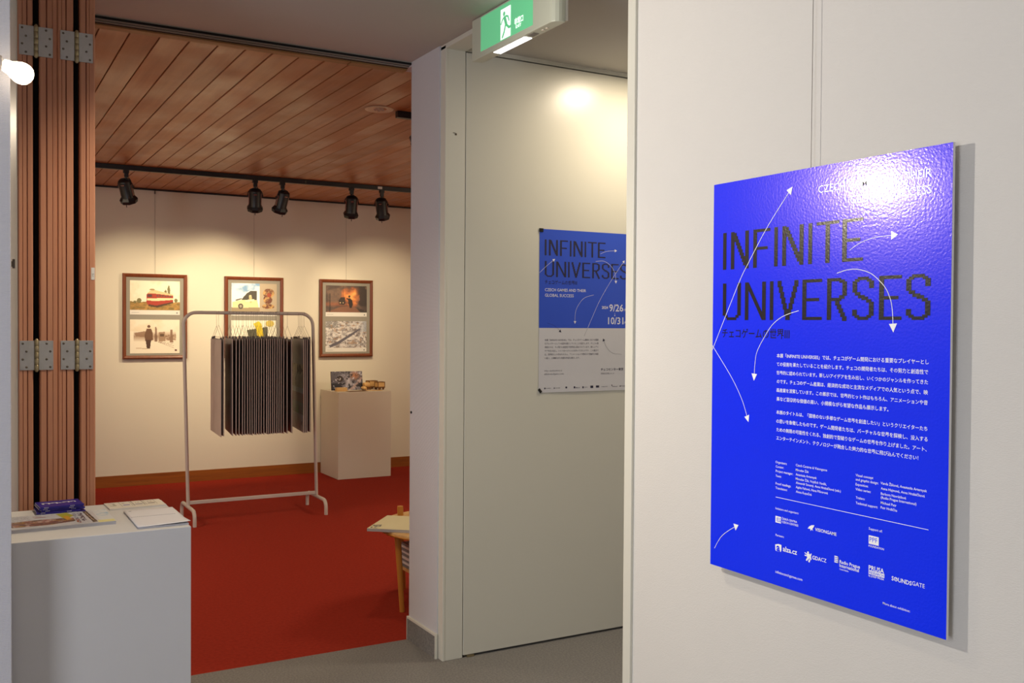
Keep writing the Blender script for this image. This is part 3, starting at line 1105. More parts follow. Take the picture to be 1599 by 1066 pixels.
# research box
lg.rect(0.522, 0.564, -0.9248, -0.9158, -0.0006)
lg.obj('box_logo', M['poster_white'], pp)
kb = Ink()
kb.text('PPF', 0.5235, -0.847, width=0.021, bold=0, y=-0.0009)
kb.text('a', 0.2425, -0.9215, width=0.012, bold=3, y=-0.0009)
kb.text('RESEARCH', 0.524, -0.9203, width=0.038, bold=0.6, y=-0.0009)
kb.obj('knocked_out_lettering', M['blue_board'], pp)
MB().lathe([(0.0016, 0), (0.0012, 0.0006)], 10, Matrix.Rotation(radians(90), 4, 'X')).obj('play_mark', M['poster_white'], pp, (0.5945, -0.0006, -0.9195))

# ================================================================== PAPER POSTER ON THE DOOR
dp = thing('paper_poster', 'blue and white paper poster taped to the open cream door', 'poster', (2.243, 3.6885, 1.857))
DW, DH = 0.515, 0.730
nx, nz = 12, 18
mb = MB()
vs, fs = [], []
sheetb = MB()


def curl(u, v):
    # bottom right corner and lower edge lift a little from the door
    return -0.0105 * max(0, (u - 0.25)) ** 1.5 * max(0, v - 0.35) * 2.2 - 0.003 * math.exp(-((v - 0.73) / 0.05) ** 2) * (1 - abs(u - 0.25) * 3)


def sheet(name, z0, z1, m_, y):
    mb = MB()
    vs = []
    for j in range(nz + 1):
        for i in range(nx + 1):
            u, v = DW * i / nx, z0 + (z1 - z0) * j / nz
            vs.append((u, y + curl(u, v), -v))
    fs = [(j * (nx + 1) + i, (j + 1) * (nx + 1) + i, (j + 1) * (nx + 1) + i + 1, j * (nx + 1) + i + 1) for j in range(nz) for i in range(nx)]
    mb.add(vs, fs, True)
    return mb.obj(name, m_, dp)


sheet('blue_field', 0, 0.441, M['dp_blue'], -0.0002)
sheet('white_field', 0.441, DH, M['dp_white'], -0.0002)


def bend(ink):
    ink.v = [(x, y + curl(x, -z), z) for x, y, z in ink.v]
    return ink


d1 = Ink()
k_ = (357 - 27) / (495 - 38)
pixel_word(d1, 'INFINITE', [((a - 38) * k_ + 27, (b_ - 38) * k_ + 27) for a, b_ in T1], -0.046, -0.117, -0.0006)
k_ = (484 - 28) / (670 - 39)
pixel_word(d1, 'UMIVERSES', [((a - 39) * k_ + 28, (b_ - 39) * k_ + 28) for a, b_ in T2], -0.142, -0.212, -0.0006)
d1.text('チェコゲームの世界Ⅲ', 0.029, -0.2365, width=0.172, cap=0.0145, bold=0.8, y=-0.0006)
bend(d1).obj('title_lettering', M['dp_ink'], dp)
d2 = Ink()
d2.text('CZECH GAMES AND THEIR', 0.0295, -0.270, width=0.221, bold=0.5, y=-0.0006)
d2.text('GLOBAL SUCCESS', 0.030, -0.2945, width=0.153, bold=0.5, y=-0.0006)
d2.text('2024', 0.339, -0.345, width=0.035, bold=2, y=-0.0006)
d2.text('9/26', 0.381, -0.346, width=0.080, bold=1.2, y=-0.0006)
d2.text('10/31', 0.375, -0.406, width=0.087, bold=1.2, y=-0.0006)
d2.text('(木)', 0.464, -0.354, width=0.019, bold=0.8, y=-0.0006)
d2.text('(木)', 0.464, -0.414, width=0.019, bold=0.8, y=-0.0006)
for a in ([(-0, 196), (35, 166), (82, 131)], [(329, 98), (366, 85), (422, 80)], [(303, 134), (347, 131), (387, 151), (412, 186), (418, 233)],
          [(261, 441), (282, 399), (329, 310), (397, 211), (467, 123)], [(293, 288), (242, 303), (209, 336), (193, 372), (191, 422)]):
    arrow(d2, a, 0.0013, 0.013, -0.0007)
d2.stroke([mm(413, 369), mm(413, 380)], 0.0012)
d2.poly([mm(410, 380), mm(416, 380), mm(413, 386)])
bend(d2).obj('white_lettering', M['dp_light'], dp)
d3 = Ink()
para = ['本展「INFINITE UNIVERSES」では、チェコがゲーム開発における重要', 'なプレイヤーとしての役割を果たしていることを紹介します。チェコの開', '発者たちは、その努力と創造性で世界的に認められています。新しいアイ',
        'デアを生み出し、いくつかのジャンルを作ってきたのです。この展示で', 'は、世界的ヒット作はもちろん、アニメーションや音楽など芸術的な価値', 'の高い、小規模ながら有望な作品も展示します。']
for k, t_ in enumerate(para):
    d3.text(t_, 0.0305, -(0.495 + k * 0.0163), width=0.291 if k < 5 else 0.188, cap=0.0070, bold=0.3, y=-0.0006, res=1)
d3.text('tokyo.czechcentres.cz', 0.029, -0.632, width=0.094, bold=0, y=-0.0006, res=1)
d3.text('infiniteczechgames.com', 0.029, -0.647, width=0.103, bold=0, y=-0.0006, res=1)
d3.text('渋谷区広尾2-16-14', 0.336, -0.651, width=0.075, bold=0, y=-0.0006, res=1)
bend(d3).obj('body_lettering', M['dp_grey'], dp)
d4 = Ink()
d4.text('チェコセンター東京', 0.336, -0.6325, width=0.128, bold=0.8, y=-0.0006)
arrow(d4, [(44, 419), (83, 432), (118, 461)], 0.0008, 0.013, -0.0006)
arrow(d4, [(454, 563), (401, 556), (366, 527), (347, 488)], 0.0008, 0.013, -0.0006)
d4.stroke([mm(242, 477), mm(261, 441)], 0.0009)
for a, b_, t_ in ((29, 64, 'CZECH CENTRES'), (86, 112, 'VISIONGAME'), (196, 218, 'alza.cz'), (242, 261, 'GDACZ'), (338, 373, 'SOUNDSGATE'), (451, 480, 'VISIONGAME'), (402, 429, 'Embassy'),):
    d4.text(t_, a / 1000, -0.7115, width=(b_ - a) / 1000, bold=0.8, y=-0.0006, res=1)
for x0, x1, z0, z1 in ((29, 35, 708, 715), (79, 84, 709, 714), (141, 150, 706, 714), (186, 194, 706, 715), (233, 240, 707, 716), (277, 293, 705, 716), (308, 326, 705, 715), (396, 400, 703, 710), (443, 449, 709, 714)):
    d4.rect(x0 / 1000, x1 / 1000, -z1 / 1000, -z0 / 1000, -0.0005)
bend(d4).obj('dark_lettering', M['dp_ink'], dp)
B(-0.003, 0.018, -0.0030, -0.0008, -0.014, 0.002).obj('black_tape', M['black_metal'], dp)
B(-0.010, 0.010, -0.0035, -0.0012, -0.006, 0.006).obj('black_tape', M['black_metal'], dp, (0.006, 0, -0.721), (0, radians(50), 0))

# ================================================================== FRONT PLINTH AND WHAT LIES ON IT
PZ = 0.82
pl = B(-0.255, 0.255, -0.2475, 0.2475, 0.0, PZ).obj('display_plinth', M['plinth'], None, (0.347, 3.2325, 0), bevel=0.0015)
tag(pl, 'large white box plinth with magazines on top at the lower left', 'plinth')


def booklet(name, label, cat, x, y, rz, w, d, h, mcover, group=None, z=PZ, edge=True, droop=0.0):
    """closed booklet: page block and thin covers, spine on -x"""
    t = thing(name, label, cat, (x, y, z + 0.0003), (0, 0, radians(rz)), group)
    B(-w / 2 + 0.001, w / 2 - 0.0008, -d / 2 + 0.0008, d / 2 - 0.0008, 0.0006, h - 0.0005).obj('pages', M['paper_edge'], t)
    cv = MB()
    cv.box(-w / 2, w / 2, -d / 2, d / 2, 0, 0.0006)
    cv.box(-w / 2, w / 2, -d / 2, d / 2, h - 0.0005, h)
    cv.box(-w / 2, -w / 2 + 0.0008, -d / 2, d / 2, 0.0006, h - 0.0005)
    cv.obj('cover', mcover, t)
    return t


# purple brochures, stacked with small shifts; long side along x, spine toward the camera
pur = []
for k in range(5):
    t = booklet('brochure', None, 'brochure', 0.2785 + (0.004, -0.006, 0.003, -0.002, 0.0)[k], 3.415 + (0.004, 0.0, 0.006, 0.003, 0.0)[k], 90 + (3, -3, 1.5, 0, 1)[k] + 4,
                0.105, 0.128, 0.0052, M['violet'], 'purple brochures stacked on the front plinth', PZ + 0.0055 * k)
    wl = Ink()
    pur.append(t)
    # white band lettering on each spine
    for xx in (-0.036, 0.040):
        for q in range(4):
            B(-0.0525 - 0.0004, -0.0525, xx + q * 0.0035, xx + q * 0.0035 + 0.0018, 0.0014, 0.0040).obj('spine_print', M['paper_lav'], t)
for k, o in enumerate(pur):
    o['label'] = ('lowest purple brochure', 'second purple brochure from the bottom', 'middle purple brochure', 'fourth purple brochure from the bottom', '')[k] + ' of the stack on the white plinth'
pur[-1]['label'] = 'topmost purple brochure with white block letters on the plinth stack'
cvr = Ink()


def blk(ink, glyph, x0, z0, s):
    for j, row in enumerate(glyph):
        for i, c in enumerate(row):
            if c == '#':
                ink.rect(x0 + i * s, x0 + (i + 1) * s, z0 - (j + 1) * s, z0 - j * s, 0)


blk(cvr, ['####.###', '#..###.#', '#..#...#', '#..#...#'], -0.050, 0.018, 0.0058)
blk(cvr, ['.......', '.......', '##..##.', '.####..'], -0.003, 0.018, 0.0040)
blk(cvr, ['####.###', '#..###.#', '#..#...#', '#..#...#'], 0.012, 0.018, 0.0048)
o = cvr.obj('cover_lettering', M['paper_lav'], pur[-1], (0, 0, 0.0055))
o.rotation_euler = (radians(-90), 0, radians(-90))

# colourful magazine lying across the front
mg = booklet('magazine', 'thick magazine with a crowd picture and dark title band on the white plinth', 'magazine', 0.262, 3.222, 1.5, 0.292, 0.208, 0.010, M['paper_lav'])


def art_mag(U, V, I):
    put(I, np.ones(U.shape, bool), 'b9bcc2')
    put(I, U > 0.86, 'c6cbd0')
    put(I, np.clip((fbm(U * 9, V * 7, 3) - 0.45) * 4, 0, 1) * ((U > 0.87) & (V < 0.5)), '7fa8c4')
    put(I, (U > 0.84) & (V > 0.82), 'd9d38f')
    # rows of small type at the left
    put(I, (U < 0.24) & (V < 0.42) & ((V * 22 % 1) < 0.45) & (hsh(np.floor(U * 70), np.floor(V * 22), 1) > 0.3), '8d8f97')
    # crowd / vehicles
    band = (V > 0.40 + 0.16 * np.abs(U - 0.35)) & (V < 0.86 - 0.55 * np.clip(U - 0.40, 0, 1)) & (U < 0.64)
    n = fbm(U * 16, V * 12, 5)
    n2 = fbm(U * 22, V * 20, 9)
    put(I, band & (n > 0.44), '6a4a44')
    put(I, band & (n <= 0.44), 'b49a92')
    put(I, band & (n2 > 0.62), '8a5a54')
    put(I, band & (n2 < 0.36), '3a2f36')
    put(I, band & (fbm(U * 12, V * 18, 14) > 0.66), 'b08a3a')
    put(I, (V > 0.1) & (V < 0.26) & (U > 0.27) & (U < 0.47) & (fbm(U * 12, V * 20, 8) > 0.45), '9a8284')
    put(I, pip(U, V, [(0.50, 0.05), (0.61, 0.0), (0.66, 0.28), (0.61, 0.42), (0.58, 0.58), (0.54, 0.40)]), 'a8a62c')
    put(I, pip(U, V, [(0.55, 0.28), (0.60, 0.26), (0.62, 0.55), (0.57, 0.58)]), 'c79324')
    # title lettering turned along the right side
    for x0, x1, c in ((0.655, 0.685, '6d7188'), (0.70, 0.745, '5b5560')):
        put(I, (U > x0) & (U < x1) & (V > 0.12) & (V < 0.85) & (hsh(np.floor(U * 70), np.floor(V * 24), 2) > 0.42), c)
    put(I, (U > 0.645) & (U < 0.69) & (V > 0.58) & (V < 0.9) & (hsh(np.floor(U * 60), np.floor(V * 20), 6) > 0.4), '9b5c40')
    put(I, pip(U, V, [(0.765, 0.02), (0.81, 0.0), (0.835, 0.92), (0.79, 0.95)]), '3c352f')
    put(I, pip(U, V, [(0.78, 0.12), (0.795, 0.12), (0.815, 0.85), (0.80, 0.85)]) & (hsh(np.floor(U * 40), np.floor(V * 40), 3) > 0.4), 'b9ae9a')


painted('cover_print', 0.290, 0.206, 150, 90, art_mag, mg, (-0.145, 0.103, 0.0104), M['print_gloss'], flat=True)

# leaflets with small framed pictures
lf = thing('leaflet', 'flat white leaflet with a row of small framed pictures at the plinth back corner', 'leaflet', (0.508, 3.432, PZ + 0.0005), (0, 0, radians(2)))
B(-0.088, 0.088, -0.072, 0.046, 0, 0.0035).obj('sheets', M['paper'], lf)


def art_leaf(U, V, I):
    put(I, np.ones(U.shape, bool), 'd3cfc4')
    for k, c in enumerate(('6b6658', '4b4aa0', '5c5c74', '46443f')):
        x0 = 0.02 + k * 0.225
        if k:
            put(I, (np.abs(U - x0) < 0.006) & (V < 0.75), '6b675e')
            put(I, (np.abs(U - x0 - 0.19) < 0.006) & (V < 0.75), '6b675e')
            put(I, (U > x0 + 0.03) & (U < x0 + 0.16) & (V > 0.48) & (V < 0.62), c, 0.9)
            put(I, (U > x0 + 0.03) & (U < x0 + 0.14) & (np.abs(V - 0.25) < 0.05) & (hsh(np.floor(U * 60), U * 0, k) > 0.4), '8a8678')
        else:
            put(I, (U > 0.05) & (U < 0.16) & (V > 0.15) & (V < 0.6) & (hsh(np.floor(U * 50), np.floor(V * 14), 2) > 0.5), '8d897c')


painted('leaflet_print', 0.172, 0.114, 100, 60, art_leaf, lf, (-0.086, 0.044, 0.0040), M['print_gloss'], flat=True)

# open sheets / notebook with a perforation line and drooping corner
nb = thing('paper_pad', 'white pad of sheets with a dotted line at the right corner of the plinth', 'paper pad', (0.528, 3.158, PZ + 0.0004), (0, 0, 0))
B(-0.070, 0.074, -0.140, 0.150, 0, 0.004).obj('lower_sheets', M['paper_edge'], nb)
vs = []
nxx, nyy = 14, 20
for j in range(nyy + 1):
    for i in range(nxx + 1):
        u, v = i / nxx, j / nyy
        x = -0.072 + 0.150 * u
        y = -0.145 + 0.290 * v
        z = 0.0050 + 0.0015 * (1 - v) + 0.008 * max(0, 0.30 - v) * (u ** 1.5) * 2.2
        vs.append((x, y, z))
fs = [(j * (nxx + 1) + i, j * (nxx + 1) + i + 1, (j + 1) * (nxx + 1) + i + 1, (j + 1) * (nxx + 1) + i) for j in range(nyy) for i in range(nxx)]
top = MB().add(vs, fs, True).obj('top_sheet', M['paper_lav'], nb)
sol = top.modifiers.new('thickness', 'SOLIDIFY')
sol.thickness = 0.0008
dots = MB()
for k in range(24):
    dots.box(-0.066 + k * 0.0055, -0.063 + k * 0.0055, 0.018, 0.0194, 0.0052, 0.0064)
dots.box(-0.060, -0.052, 0.118, 0.121, 0.0060, 0.0066)
dots.obj('dotted_line', M['grey_ink'], nb)

# ================================================================== FRAMED PICTURES ON THE BACK WALL
def frame(x, label, w=0.540, h=0.745, wire_top=2.585):
    t = thing('framed_picture', label, 'picture', (x, YB - 0.034, 1.108), (0, 0, 0), 'framed pictures on the back wall')
    fw_ = 0.030
    prof = [(0.0, 0.020), (0.0, 0.004), (0.004, 0.0), (0.012, -0.004), (0.018, -0.001), (0.024, 0.002), (0.030, 0.006), (0.030, 0.020)]
    # mitred moulding
    mb = MB()
    co = [(0, 0), (w, 0), (w, h), (0, h)]
    inn = [(1, 1), (-1, 1), (-1, -1), (1, -1)]
    rings = [[(cx + ix * a, b_, cz + iz * a) for a, b_ in prof] for (cx, cz), (ix, iz) in zip(co, inn)]
    mb.rings(rings, cap=False, closed=True, smooth=False)
    mb.obj('frame', M['frame_wood'], t)
    B(fw_ - 0.004, w - fw_ + 0.004, 0.010, 0.014, fw_ - 0.004, h - fw_ + 0.004).obj('mount', M['mat_grey'], t)
    Ink().rect(fw_ - 0.002, w - fw_ + 0.002, fw_ - 0.002, h - fw_ + 0.002, 0.0055).obj('glass_pane', M['glass'], t)
    MB().tube([(w / 2, 0.0205, h - 0.05), (w / 2, 0.030, wire_top - 1.108)], 0.0009, 6).obj('hanging_wire', M['wire'], t)
    MB().box(w / 2 - 0.004, w / 2 + 0.004, 0.022, 0.033, wire_top - 1.108 - 0.028, wire_top - 1.108).obj('wire_hook', M['screw'], t)
    return t


def pcard(t, x0, x1, z0, z1, strip, fn, nx=110):
    """print with its white caption strip"""
    B(x0, x1, 0.0085, 0.010, z0, z1).obj('print_sheet', M['paper'], t)
    a = (z1 - z0 - strip) / (x1 - x0)
    painted('print_image', x1 - x0, z1 - z0 - strip, nx, max(8, int(nx * a)), fn, t, (x0, 0.0082, z1))
    if strip:
        ik = Ink()
        ik.rect(x1 - 0.030, x1 - 0.018, z0 + strip * 0.28, z0 + strip * 0.28 + 0.012, 0)
        ik.rect(x0 + 0.012, x0 + 0.075, z0 + strip * 0.42, z0 + strip * 0.42 + 0.0022, 0)
        ik.obj('caption', M['grey_ink'], t, (0, 0.0080, 0))


def art_train(U, V, I):
    n = fbm(U * 6, V * 4, 1)
    I[:] = hexc('efe6d2')
    put(I, np.clip((n - 0.45) * 2.5, 0, 1), 'd9c6a4', 0.6)
    g = V > 0.70 + 0.03 * np.sin(U * 9)
    put(I, g, '9c7a42')
    put(I, np.clip((fbm(U * 20, V * 14, 4) - 0.4) * 3, 0, 1) * g, 'b88e4c')
    put(I, np.clip((fbm(U * 14, V * 24, 7) - 0.5) * 4, 0, 1) * g, '6f6236')
    for cx, cy, rx, ry in ((0.775, 0.32, 0.026, 0.17), (0.71, 0.37, 0.022, 0.07), (0.18, 0.68, 0.05, 0.08), (0.10, 0.73, 0.03, 0.05), (0.92, 0.66, 0.035, 0.07)):
        put(I, ell(U + 0.02 * (fbm(U * 40, V * 40, 2) - 0.5), V, cx, cy, rx, ry), '6d6840', 0.9)
    put(I, pip(U, V, [(0.33, 0.46), (0.40, 0.35), (0.50, 0.31), (0.86, 0.46), (0.86, 0.72), (0.52, 0.86), (0.37, 0.84), (0.33, 0.76)]), 'a5392a')
    put(I, pip(U, V, [(0.34, 0.43), (0.40, 0.34), (0.50, 0.31), (0.86, 0.46), (0.86, 0.50), (0.52, 0.44), (0.36, 0.44)]), 'd8c193')
    put(I, pip(U, V, [(0.335, 0.59), (0.52, 0.59), (0.86, 0.58), (0.86, 0.64), (0.52, 0.69), (0.335, 0.67)]), 'ead9ac')
    put(I, pip(U, V, [(0.35, 0.46), (0.44, 0.46), (0.44, 0.55), (0.35, 0.55)]), '5a3a3a')
    for k in range(6):
        x = 0.53 + k * 0.053
        put(I, (U > x) & (U < x + 0.034) & (np.abs(V - 0.505 - 0.004 * k) < 0.030), '6e4a44')
    put(I, pip(U, V, [(0.36, 0.80), (0.52, 0.84), (0.86, 0.71), (0.86, 0.75), (0.54, 0.91), (0.36, 0.86)]), '4e3626')
    put(I, ell(U, V, 0.44, 0.30, 0.055, 0.03), 'a58f66')


def art_man(U, V, I):
    I[:] = hexc('ece2d0')
    put(I, np.clip((fbm(U * 4, V * 3, 2) - 0.4) * 2, 0, 1) * (V < 0.35), 'd5bf9c', 0.7)
    dk = '6b4c3c'
    put(I, np.clip(1 - np.abs(V - 0.50) / 0.16, 0, 1) * (np.abs(U - 0.5) < 0.43), '8f6f58', 0.7)
    put(I, pip(U, V, [(0.08, 0.40), (0.30, 0.34), (0.34, 0.36), (0.34, 0.52), (0.12, 0.50)]), '8a6a54', 0.8)
    put(I, pip(U, V, [(0.50, 0.22), (0.53, 0.22), (0.55, 0.66), (0.49, 0.66)]), dk, 0.75)
    put(I, pip(U, V, [(0.81, 0.30), (0.85, 0.30), (0.87, 0.68), (0.80, 0.68)]), '7c5c48', 0.8)
    put(I, pip(U, V, [(0.57, 0.38), (0.70, 0.36), (0.71, 0.64), (0.57, 0.66)]), '9c8068', 0.9)
    put(I, ((U > 0.6) & (U < 0.68) & (V > 0.42) & (V < 0.50)), '54402f', 0.8)
    put(I, pip(U, V, [(0.71, 0.46), (0.92, 0.44), (0.94, 0.60), (0.71, 0.62)]) & (fbm(U * 20, V * 20, 3) > 0.45), '8e705a', 0.8)
    put(I, ell(U, V, 0.375, 0.205, 0.030, 0.045), dk)
    put(I, pip(U, V, [(0.33, 0.27), (0.42, 0.27), (0.455, 0.40), (0.46, 0.60), (0.42, 0.63), (0.30, 0.63), (0.29, 0.45)]), '70523f')
    put(I, pip(U, V, [(0.31, 0.60), (0.42, 0.60), (0.40, 0.86), (0.335, 0.86)]), '523a30')
    put(I, pip(U, V, [(0.12, 0.83), (0.34, 0.85), (0.33, 0.87), (0.12, 0.86)]), 'b9a184', 0.7)
    for k in range(3):
        y = 0.66 + 0.10 * (U - 0.55) * (k + 1) * 1.8
        put(I, (np.abs(V - y) < 0.005) & (U > 0.56) & (U < 0.88), '8a6c55', 0.7)
    put(I, (U > 0.90) & (U < 0.945) & (V > 0.88) & (V < 0.94), '6a4a40')


def art_car(U, V, I):
    a = U < 0.62
    put(I, a, 'e9eef2')
    put(I, np.clip((fbm(U * 5, V * 5, 4) - 0.42) * 4, 0, 1) * (a & (V < 0.35)), '7fa6cf')
    put(I, a & (V > 0.84), '9a8b70')
    put(I, pip(U, V, [(0.22, 0.56), (0.33, 0.35), (0.42, 0.26), (0.55, 0.26), (0.56, 0.62), (0.28, 0.64)]) & a, '4a473f')
    put(I, pip(U, V, [(0.02, 0.66), (0.22, 0.58), (0.55, 0.58), (0.58, 0.70), (0.60, 0.84), (0.02, 0.86)]) & a, 'e2d6a4')
    put(I, pip(U, V, [(0.08, 0.58), (0.22, 0.52), (0.22, 0.56), (0.10, 0.62)]) & a, '5b5345')
    put(I, ell(U, V, 0.20, 0.80, 0.055, 0.095) & a, '57504a')
    put(I, ell(U, V, 0.20, 0.80, 0.03, 0.05) & a, 'a19a8a')
    put(I, ell(U, V, 0.41, 0.44, 0.03, 0.04) & a, 'd8c9a0')
    put(I, pip(U, V, [(0.38, 0.47), (0.45, 0.47), (0.44, 0.68), (0.40, 0.68)]) & a, 'cdb987')
    put(I, pip(U, V, [(0.30, 0.58), (0.50, 0.55), (0.50, 0.62), (0.30, 0.64)]) & a, 'f0e8c4')
    b_ = ~a
    put(I, b_, 'b0a18c')
    n = fbm(U * 14, V * 12, 6)
    s = ell(U, V, 0.82, 0.33, 0.13, 0.16) | ell(U, V, 0.80, 0.55, 0.10, 0.16) | ell(U, V, 0.81, 0.80, 0.14, 0.09)
    put(I, s & b_, '8a6546')
    put(I, s & b_ & (n > 0.52), 'bf9a63')
    put(I, s & b_ & (n < 0.40), '6b3f30')
    put(I, ell(U, V, 0.83, 0.40, 0.05, 0.08) & b_, '9c4a34')


def art_yellow(U, V, I):
    I[:] = hexc('e8e4d4')
    n = fbm(U * 9, V * 9, 3)
    put(I, (V > 0.52) & (n > 0.45), 'a98e7c')
    put(I, pip(U, V, [(0.34, 0.30), (0.80, 0.20), (0.80, 0.52), (0.50, 0.60), (0.36, 0.46)]), '5b5a48')
    put(I, pip(U, V, [(0.48, 0.10), (0.60, 0.02), (0.66, 0.10), (0.72, 0.55), (0.58, 0.60), (0.55, 0.30)]), 'd9c02c')
    put(I, ell(U, V, 0.85, 0.10, 0.10, 0.10), 'c9b45a')
    put(I, (V > 0.68) & (U > 0.06) & (U < 0.74), '6d6558')
    put(I, pip(U, V, [(0.50, 0.70), (0.60, 0.70), (0.60, 0.86), (0.50, 0.86)]), 'e6e2d4')
    put(I, (V > 0.6) & (U > 0.75), 'b8a04a')


def art_fire(U, V, I):
    n = fbm(U * 5, V * 4, 2)
    I[:] = hexc('4d3f3a')
    put(I, np.clip((n - 0.42) * 4, 0, 1), '7c6252', 0.8)
    d = np.clip(1 - np.sqrt(((U - 0.62) / 0.30) ** 2 + ((V - 0.40) / 0.42) ** 2) + (fbm(U * 7, V * 7, 5) - 0.5) * 0.9, 0, 1)
    put(I, np.clip(d * 2.2, 0, 1), 'b5623a')
    put(I, np.clip(d * 2.2 - 0.6, 0, 1), 'e2954c')
    put(I, np.clip(d * 2.2 - 1.3, 0, 1), 'f0bf72')
    d = np.clip(1 - np.abs(V - 0.70) / 0.12, 0, 1) * (U < 0.5)
    put(I, d, 'b0603c', 0.6)
    put(I, np.clip((0.20 - np.abs(U - 0.92)) * 9, 0, 1) * (fbm(U * 9, V * 6, 8) > 0.35), '332a28', 0.85)
    put(I, pip(U, V, [(0.0, 1.0), (0.35, 0.80), (0.68, 0.76), (0.85, 1.0)]), '8a5c46', 0.8)
    put(I, pip(U, V, [(0.31, 0.56), (0.36, 0.44), (0.46, 0.44), (0.48, 0.66), (0.44, 0.72), (0.32, 0.70)]), '352822')
    put(I, ell(U, V, 0.35, 0.64, 0.012, 0.02) | ell(U, V, 0.42, 0.64, 0.012, 0.02), 'ffe2a0')
    put(I, pip(U, V, [(0.54, 0.52), (0.58, 0.46), (0.64, 0.54), (0.66, 0.70), (0.62, 0.84), (0.58, 0.84), (0.55, 0.68)]), '2c201c')
    put(I, ell(U, V, 0.57, 0.40, 0.026, 0.045), '2c201c')
    put(I, pip(U, V, [(0.50, 0.46), (0.56, 0.48), (0.56, 0.53), (0.50, 0.50)]), '2c201c')
    put(I, (np.abs(U - 0.425) < 0.006) & (V < 0.5), '3a2c26')
    put(I, (np.abs(U - 0.10) < 0.008) & (V > 0.3), '2a2220')


def art_snow(U, V, I):
    n = fbm(U * 9, V * 8, 3)
    n2 = fbm(U * 22, V * 18, 7)
    I[:] = hexc('c6c2c2')
    put(I, np.clip((n - 0.48) * 6, 0, 1), '8f8a8c', 0.8)
    put(I, (n2 > 0.60), 'e3dedb', 0.8)
    put(I, (n2 < 0.36), '6a5f5c', 0.8)
    put(I, (fbm(U * 14, V * 12, 12) > 0.66), 'a88a72', 0.8)
    put(I, pip(U, V, [(0.08, 0.92), (0.30, 0.76), (0.60, 0.48), (0.84, 0.26), (0.86, 0.30), (0.62, 0.56), (0.34, 0.84), (0.12, 0.99)]), '5d5a66')
    put(I, np.clip((U - 0.80) * 6, 0, 1) * (V < 0.4), '9aa2b0', 0.8)
    put(I, (U < 0.3) & (V < 0.25) & (n2 > 0.46), '706f70', 0.7)


f1 = frame(1.229, 'framed prints of a red railcar and a sepia walking man, left of the clothes rack')
pcard(f1, 0.061, 0.478, 0.388, 0.685, 0.040, art_train)
pcard(f1, 0.061, 0.476, 0.049, 0.345, 0.0, art_man)
f2 = frame(2.100, 'framed prints of a cream car and a yellow machine, behind the clothes rack')
pcard(f2, 0.061, 0.478, 0.388, 0.685, 0.034, art_car)
pcard(f2, 0.061, 0.476, 0.049, 0.345, 0.0, art_yellow)
f3 = frame(2.992, 'framed prints of a night fire and a snowy slope, above the back plinth')
pcard(f3, 0.061, 0.478, 0.390, 0.687, 0.040, art_fire)
pcard(f3, 0.061, 0.476, 0.049, 0.345, 0.038, art_snow)
f4 = frame(0.37, 'framed picture mostly hidden behind the folded wooden partition')
pcard(f4, 0.061, 0.478, 0.390, 0.687, 0.040, art_man)

# ================================================================== BACK PLINTH
bp_ = B(-0.259, 0.259, -0.255, 0.240, 0.0, 0.80).obj('display_plinth', M['plinth_warm'], None, (3.268, 8.72, 0), bevel=0.0015)
tag(bp_, 'cream box plinth with wooden models standing against the back wall', 'plinth')
BZ = 0.8005


def art_scene(U, V, I):
    n = fbm(U * 4, V * 4, 4)
    n2 = fbm(U * 14, V * 10, 6)
    I[:] = hexc('55505a')
    put(I, np.clip((n - 0.5) * 5, 0, 1), '8f8a96', 0.8)
    put(I, np.clip(1 - np.sqrt(((U - 0.55) / 0.14) ** 2 + ((V - 0.5) / 0.5) ** 2), 0, 1), 'bfb8c2')
    put(I, ell(U, V, 0.28, 0.40, 0.10, 0.16), '33251f')
    put(I, np.clip(1 - np.sqrt(((U - 0.76) / 0.2) ** 2 + ((V - 0.24) / 0.3) ** 2), 0, 1), 'c07a52')
    put(I, (V > 0.62) & (n < 0.55), '26222a')
    put(I, (n2 > 0.66), 'b9b2bd', 0.9)
    put(I, pip(U, V, [(0.55, 0.98), (0.80, 0.62), (0.98, 0.25), (1, 0.4), (0.85, 0.75), (0.65, 1.0)]), 'b49690', 0.7)
    put(I, (n2 < 0.34), '1f1c24', 0.9)


st = thing('picture_card', 'dark colourful picture card leaning on the back plinth', 'picture card', (3.037, 8.73, BZ), (radians(-8), 0, 0))
B(0, 0.310, 0.0, 0.012, 0.0, 0.178).obj('card', M['dark_ply'], st)
painted('card_image', 0.310, 0.178, 110, 64, art_scene, st, (0, -0.0006, 0.178), M['print_gloss'])
t = thing('wooden_block', 'small pale wooden box lying left on the back plinth', 'wooden box', (3.085, 8.60, BZ))
B(-0.050, 0.050, -0.025, 0.025, 0.008, 0.034).obj('box_body', M['light_ply'], t, bevel=0.001)
B(-0.056, 0.056, -0.032, 0.032, 0.0, 0.0075).obj('box_base', M['light_ply'], t)
t = B(-0.09, 0.10, -0.04, 0.05, 0.0, 0.0022).obj('flyer', M['dark_ply'], None, (3.215, 8.545, BZ), (0, 0, radians(6)))
tag(t, 'dark picture flyer lying at the front of the back plinth', 'flyer')
t = B(-0.06, 0.09, -0.04, 0.05, 0.0, 0.0015).obj('flyer', M['light_ply'], None, (3.385, 8.575, BZ), (0, 0, radians(-8)))
tag(t, 'tan flyer lying in front of the wooden train model', 'flyer')
